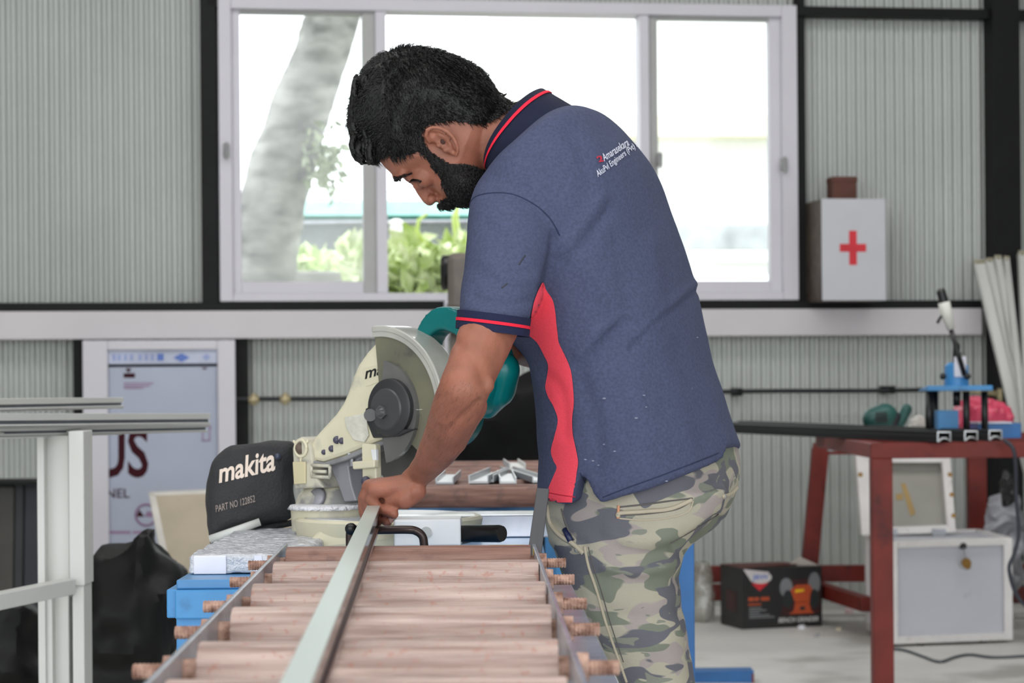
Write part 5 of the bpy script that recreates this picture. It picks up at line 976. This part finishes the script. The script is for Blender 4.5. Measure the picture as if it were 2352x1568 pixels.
for sg in (-1, 1):
    hd.chain([(hp_(911, 406, sg * .006), 10.5 * KH), (hp_(913, 404, sg * .022), 11 * KH), (hp_(926, 396, sg * .042), 11 * KH)])              # brow
    hd.ball(hp_(974, 404, sg * .040), 27 * KH, (1, .8, 1)); hd.ball(hp_(948, 408, sg * .032), 14 * KH, (1, .9, 1)); hd.ball(hp_(962, 420, sg * .026), 17 * KH)                                       # cheek, eyeball
    hd.ball(hp_(992, 457, sg * .0145), 11.5 * KH, (1, .8, 1)); hd.ball(hp_(1046, 420, sg * .046), 34 * KH, (1, .7, .9))                     # nostril wing, jaw
hd.chain([(hp_(936, 409), 8 * KH), (hp_(954, 421), 8.5 * KH), (hp_(967, 441), 10 * KH), (hp_(980, 457), 11.5 * KH), (hp_(987, 461), 12.5 * KH)])
hd.ball(hp_(972, 430), 17 * KH); hd.ball(hp_(984, 444), 15 * KH); hd.ball(hp_(1002, 452), 12 * KH, (1, 1.4, 1)); hd.chain([(hp_(1014, 459, -.018), 7 * KH), (hp_(1014, 462), 8 * KH), (hp_(1014, 459, .018), 7 * KH)]); hd.chain([(hp_(1030, 461, -.015), 7 * KH), (hp_(1030, 464), 8.5 * KH), (hp_(1030, 461, .015), 7 * KH)])
for sg in (-1, 1):
    zt4 = lambda d: sg * (.0735 + d)
    ear = [(986, 326, .000), (979, 312, .007), (981, 299, .011), (993, 293, .013), (1010, 294, .015), (1027, 302, .016), (1041, 316, .015), (1049, 332, .013), (1052, 346, .010), (1048, 356, .006)]
    hd.chain([(hp_(x, y, zt4(d)), 5.2 * KH) for x, y, d in ear], 10)
    hd.chain([(hp_(1006, 308, zt4(.006)), 5 * KH), (hp_(1024, 316, zt4(.007)), 5 * KH), (hp_(1036, 332, zt4(.006)), 4.6 * KH), (hp_(1038, 342, zt4(.004)), 4.5 * KH)], 10)
    hd.chain([(hp_(990, 314, zt4(-.002)), 12 * KH), (hp_(1008, 318, zt4(-.004)), 12 * KH), (hp_(1030, 340, zt4(-.003)), 10 * KH), (hp_(1042, 352, zt4(0)), 7 * KH)])
    hd.ball(hp_(1008, 334, zt4(.001)), 7 * KH); hd.ball(hp_(1024, 345, zt4(.001)), 7.5 * KH)
hd.chain([(P(1050, 300, 3.13), 78 * KH), (P(1110, 315, 3.12), 76 * KH), (P(1180, 322, 3.11), 80 * KH), (P(1230, 340, 3.1), 90 * KH)], 24)
hd.capsule(P(1290, 400, 3.1), .08, P(1480, 1080, 3.12), .10, 20); hd.capsule(P(1260, 420, 3.0), .06, P(1290, 430, 3.22), .06)
for D, dx in ((3.05, 0), (3.245, 12)): hd.chain([(P(1450 + dx, 1080, D), .05), (P(1440 + dx, 1200, D), .048), (P(1500 + dx, 1570, D), .03), (P(1538 + dx, 2000, D), .026), (P(1538 + dx, 2430, D), .022)])
la = [((1175, 490), 2.95, 62), ((1150, 620), 2.91, 64), ((1129, 745), 2.875, 64), ((1104, 800), 2.845, 64), ((1084, 850), 2.82, 60), ((1066, 893), 2.80, 59), ((1048, 940), 2.825, 58), ((1026, 1000), 2.87, 52), ((1004, 1036), 2.90, 44), ((985, 1064), 2.93, 36), ((962, 1090), 2.955, 30), ((946, 1106), 2.965, 30)]
hd.chain([(P(*c, D), r * D / F) for c, D, r in la], 22); hd.ball(P(1112, 884, 2.795), 24 * 2.8 / F)
hd.chain([(P(1080, 930, 2.83), 40 * 2.83 / F), (P(1048, 985, 2.875), 38 * 2.87 / F), (P(1020, 1030, 2.91), 26 * 2.9 / F)], 18)
mm_ = lambda v: v / 1000.0
HN = lambda x, y, D: P(x, y, D)
for a_, b_, r1, r2 in (((952, 1114, 2.952), (862, 1124, 2.962), 13, 12), ((948, 1110, 2.968), (856, 1120, 2.984), 13, 12), ((944, 1108, 2.984), (850, 1119, 3.005), 13, 12), ((940, 1108, 2.998), (850, 1122, 3.025), 12, 11)): hd.capsule(HN(*a_), mm_(r1), HN(*b_), mm_(r2), 14)
hd.chain([(HN(955, 1128, 2.950), mm_(15)), (HN(930, 1146, 2.952), mm_(14.5)), (HN(900, 1148, 2.962), mm_(10))], 14); hd.chain([(HN(872, 1140, 2.99), mm_(12)), (HN(876, 1152, 2.985), mm_(11))], 12)
fing = [[((848, 1124, 3.026), 9.5), ((837, 1146, 3.032), 8.8), ((838, 1176, 3.034), 8), ((846, 1196, 3.03), 7)], [((848, 1121, 3.006), 10), ((836, 1144, 3.008), 9.2), ((837, 1176, 3.01), 8.2), ((845, 1200, 3.008), 7.2)],
        [((856, 1122, 2.985), 10), ((840, 1140, 2.988), 9), ((846, 1166, 2.99), 8.2), ((868, 1186, 2.985), 7.6), ((890, 1198, 2.968), 7.2)], [((862, 1126, 2.963), 9.5), ((852, 1146, 2.966), 8.6), ((868, 1166, 2.968), 8), ((888, 1174, 2.958), 7.4), ((905, 1180, 2.95), 7)]]
for f in fing: hd.chain([(HN(*c), mm_(r)) for c, r in f], 12)
hd.chain([(HN(940, 1112, 3.004), mm_(13)), (HN(915, 1140, 3.02), mm_(11)), (HN(890, 1160, 3.03), mm_(9)), (HN(876, 1176, 3.032), mm_(7.5))], 12)
ra = [((1310, 470), 3.26, 62), ((1300, 640), 3.33, 58), ((1290, 806), 3.31, 46), ((1232, 806), 3.21, 42), ((1196, 802), 3.14, 36), ((1170, 804), 3.09, 33)]
hd.chain([(P(*c, D), r * D / F) for c, D, r in ra], 18)
for i in range(4):
    y0 = 778 + i * 17; hd.chain([(P(1170, y0 + 4, 3.09), mm_(12)), (P(1142, y0, 3.085), mm_(10)), (P(1110, y0 + 6, 3.05), mm_(9)), (P(1104, y0 + 16, 3.02), mm_(8))], 10)
hd.chain([(P(1170, 796, 3.07), mm_(13)), (P(1144, 784, 3.03), mm_(10)), (P(1116, 790, 3.0), mm_(8.5))], 10)
body_me = baked(hd, [('REMESH', dict(mode='VOXEL', voxel_size=.0024)), ('SMOOTH', dict(iterations=4, factor=.5))])
a = verts_of(body_me); n = normals_of(body_me); q = pxs(a); dsp = np.zeros(len(a)); nearv = n[:, 1] < .3
for pl, w_, d_ in (([(1102, 920), (1080, 940), (1055, 962), (1036, 985)], 7, -.003), ([(952, 1108), (940, 1125), (945, 1150)], 5, -.0015), ([(1040, 780), (1096, 830), (1110, 880)], 12, -.002), ([(940, 420), (950, 424), (960, 420)], 4, -.002), ([(985, 440), (1000, 444), (1010, 450)], 4, -.0015)):
    dsp += nearv * d_ * np.exp(-(seg_dist(q, catmull(pl, 20)) / w_) ** 2)
dsp += .0006 * noise1(a, 60, 3); set_verts(body_me, a + n * dsp[:, None])
skin = M('skin', (148, 95, 75), .5, var=.12, scale=26, rgb2=(163, 103, 83), detail=5, bump=.12, bscale=420, spec=.4); sn2 = skin.node_tree.nodes['Principled BSDF']; sn2.inputs['Subsurface Weight'].default_value = .08; sn2.inputs['Subsurface Radius'].default_value = (.012, .005, .003)
body = put('body', body_me, skin, man, True)
bbv = bvh_of(body_me)
# ---- hair and beard: shells lifted off the body plus strands
a = verts_of(body_me); n = normals_of(body_me); q = pxs(a); headv = np.linalg.norm(a - np.array(P(1000, 300, DH)), axis=1) < .19
hair_poly = [(872, 366), (862, 352), (815, 360), (780, 300), (790, 200), (850, 110), (960, 80), (1060, 110), (1150, 190), (1200, 240), (1166, 258), (1140, 276), (1112, 291), (1078, 286), (1040, 280), (1004, 284), (980, 292), (972, 304), (976, 322), (984, 342), (990, 356), (978, 354), (962, 352), (935, 358), (906, 362), (888, 356)]
beard_poly = [(960, 353), (982, 338), (993, 349), (1012, 361), (1036, 376), (1061, 373), (1086, 378), (1112, 388), (1150, 420), (1100, 480), (1050, 490), (1034, 474), (1014, 474), (1008, 464), (1014, 455), (1027, 449), (1016, 427), (1008, 400), (989, 383), (983, 367)]
hair_m = M('hair_black', (10, 9, 9), .45, var=.35, scale=60, bump=.3, bscale=300, spec=.35); beard_m = M('beard_black', (18, 14, 13), .6, var=.3, scale=80, bump=.6, bscale=220)
polys = [tuple(p.vertices) for p in body_me.polygons]
def shell(name, poly, thick, mat, strands, length, flow, rad, extra=None):
    ins = inside(q, poly) & headv; idx = np.where(ins)[0]; rem = -np.ones(len(a), int); rem[idx] = np.arange(len(idx)); th = thick(q[idx], idx)
    lift = th * (1 + .2 * noise1(a[idx], 38, 2) + .1 * noise1(a[idx], 90, 7)); vs = a[idx] + n[idx] * lift[:, None]
    fs = [tuple(rem[i] for i in f) for f in polys if all(rem[i] >= 0 for i in f)]
    mb = MB(); mb.v = [Vector(tuple(p)) for p in vs]; mb.f = fs; o = obj(name, mb, mat, man, True)
    sm = MB() if False else None; V = []; Fc = []; rng = np.random.default_rng(5); pick = rng.choice(len(idx), strands)
    for i in pick:
        p = Vector(tuple(vs[i])); nn = Vector(tuple(n[idx[i]])); fl = flow(q[idx[i]], nn); L_ = length(q[idx[i]]) * rng.uniform(.6, 1.3); jit = Vector(tuple(rng.normal(0, .35, 3)))
        d = (fl + nn * rng.uniform(.15, .75) + jit * .6).normalized(); d2 = (fl + jit * .5 - nn * .25).normalized(); s = d.orthogonal().normalized(); u = d.cross(s); b = len(V)
        pts = [p - nn * .001, p + d * L_ * .5, p + d * L_ * .5 + d2 * L_ * .5]
        for j, pt in enumerate(pts):
            r = rad * (1, .9, .25)[j]; V += [pt + s * r, pt + (-s * .5 + u * .87) * r, pt + (-s * .5 - u * .87) * r]
        for j in range(2):
            for k in range(3): Fc.append((b + 3 * j + k, b + 3 * j + (k + 1) % 3, b + 3 * j + 3 + (k + 1) % 3, b + 3 * j + 3 + k))
    mb = MB(); mb.v = V; mb.f = Fc; finish(obj('hair_strands', mb, mat, o), kind='stuff'); return o
low_edge = [(872, 366), (888, 356), (906, 362), (935, 358), (962, 352), (985, 350), (972, 304), (980, 292), (1004, 284), (1040, 280), (1078, 286), (1112, 291), (1140, 276), (1170, 254)]
def hair_th(p, idx):
    d = seg_dist(p, low_edge); base = np.clip(d / 85, 0, 1) ** .8; top = np.clip((1010 - p[:, 0]) / 130, 0, 1); part = np.exp(-(seg_dist(p, [(925, 190), (890, 260), (868, 330)]) / 16) ** 2) * (np.abs(n[idx][:, 1]) > .55)
    return .0015 + base * (.011 + .014 * top) - .006 * part * base
def hair_flow(p, nn):
    if p[0] < 900: v = Vector((-.55 + .3 * math.sin(p[1] * .08), 0, -.5))
    else: v = Vector((.75, 0, -.65)) if p[0] > 1000 else Vector((.35, 0, -.75))
    v = v - nn * v.dot(nn); return v.normalized() if v.length > 1e-3 else nn
hair = shell('hair', hair_poly, hair_th, hair_m, 15000, lambda p: .013 if p[0] < 930 or p[1] < 190 else .008, hair_flow, .00042)
bed = [(993, 349), (1012, 361), (1036, 376), (1061, 373), (1086, 378), (1112, 388)]; bed2 = [(1027, 449), (1016, 427), (1008, 400), (989, 383), (983, 367)]
beard = shell('beard', beard_poly, lambda p, idx: .001 + .010 * np.clip(np.minimum(seg_dist(p, bed), seg_dist(p, bed2)) / 45, 0, 1), beard_m, 7000, lambda p: .008, lambda p, nn: (lambda v: (v - nn * v.dot(nn)).normalized())(Vector((.5, 0, -.8)) + nn * .001), .0004)
# forelock curls hanging over the brow
lock = MB(); lr = random.Random(3)
for k in range(150):
    sd_ = lr.uniform(-.055, .055); x0, y0 = lr.uniform(812, 870), lr.uniform(170, 330); L_ = lr.uniform(40, 95); bulge = lr.uniform(6, 26); pts = []
    for j in range(7):
        t = j / 6; x = x0 - bulge * math.sin(t * 2.4) + 14 * t + 5 * math.sin(t * 6 + k); y = min(y0 + L_ * t, 376); x = max(x, 803 + abs(y - 290) * .12); pts.append(P(x, y, DH + sd_ + .004 * math.sin(t * 5 + k)))
    lock.tube(pts, [.002, .0042, .005, .0048, .004, .0026, .0007], 6)
obj('forelock', lock, hair_m, hair, True)
tuft = MB()
for k in range(46):
    x0 = 836 + k * 7.0; y0 = np.interp(x0, [836, 880, 930, 980, 1030, 1080, 1130, 1160], [178, 140, 118, 112, 124, 150, 190, 226]) + lr.uniform(2, 14); x0 += lr.uniform(-4, 4); dx = lr.uniform(-4, 26); dy = lr.uniform(-16, 6)
    sd_ = lr.uniform(-.04, .04); tuft.tube([P(x0 - 8, y0 + 16, DH + sd_), P(x0, y0 + 3, DH + sd_), P(x0 + dx * .6, y0 + dy, DH + sd_)], [.006, .004, .0006], 6)
tuft.tube([P(1140, 222, DH - .02), P(1160, 230, DH - .02), P(1172, 233, DH - .02), P(1174, 240, DH - .02)], [.006, .004, .002, .0005], 6)
obj('hair_tuft', tuft, hair_m, hair, True)
# fine dark hair on the near forearm
fh = MB(); fr2 = random.Random(11)
for k in range(600):
    t = fr2.random(); x = 1085 - 120 * t + fr2.uniform(-75, 75); y = 880 + 195 * t + fr2.uniform(-20, 20); h_ = hit(bbv, x, y, -.0002)
    if h_ is None or h_.y > 3.05: continue
    dd = Vector((-.45 + fr2.uniform(-.3, .3), -.45, -.65 + fr2.uniform(-.3, .3))).normalized(); L_ = fr2.uniform(.004, .010); fh.tube([h_, h_ + dd * L_ * .5 , h_ + dd * L_ + Vector((0, .002, -.001))], [.00011, .00009, .00003], 3, False)
finish(obj('arm_hair', fh, M('arm_hair', (84, 52, 38), .6), body), kind='stuff')
# brows, lashes, lips, nail
for sg in (-1,):
    br_ = MB()
    for k in range(34):
        t = lr.random(); x, y = 908 + 36 * t + lr.uniform(-2, 2), 408 - 9 * t + lr.uniform(-5, 4) * (1 - t * .7); h_ = hit(bbv, x, y, .001)
        if h_ is not None and h_.y < DH + .03: br_.tube([h_, h_ + Vector((.004, -.002, .001 + .001 * lr.random()))], [.0006, .0002], 4)
    for k in range(50):
        t = lr.random(); h_ = hit(bbv, 906 + 16 * t ** 1.5, 410 + lr.uniform(-5, 4), .001)
        if h_ is not None and h_.y < DH + .04: br_.tube([h_, h_ + Vector((.002, -.003, -.002))], [.0011, .0002], 4)
    obj('eyebrow', br_, hair_m, man, True)
    ls = MB(); pts = [h_ for h_ in (hit(bbv, x, y, .0006) for x, y in catmull([(945, 413), (950, 412), (958, 413), (968, 416)], 14)) if h_ is not None]
    if len(pts) > 3:
        ls.tube(pts, .0011, 6)
        for p_ in pts: ls.tube([p_, p_ + Vector((-.003, -.004, -.004))], [.0007, .0002], 4)
        obj('eyelashes', ls, hair_m, man, True)
nl = hit(bbv, 897, 1194, .0004)
if nl: obj('fingernail', MB().ball(nl, .0042, (1, .35, 1.1), 12), M('nail', (214, 160, 146), .3), body, True)
ch_ = hit(bbv, 1018, 324, .0)
if ch_: obj('ear_hollow_shade', MB().ball(ch_, .0042, (1, .5, 1.1), 12), M('ear_dark', (74, 46, 38), .8), body, True)  # dark ball painted in as the shade of the ear hollow
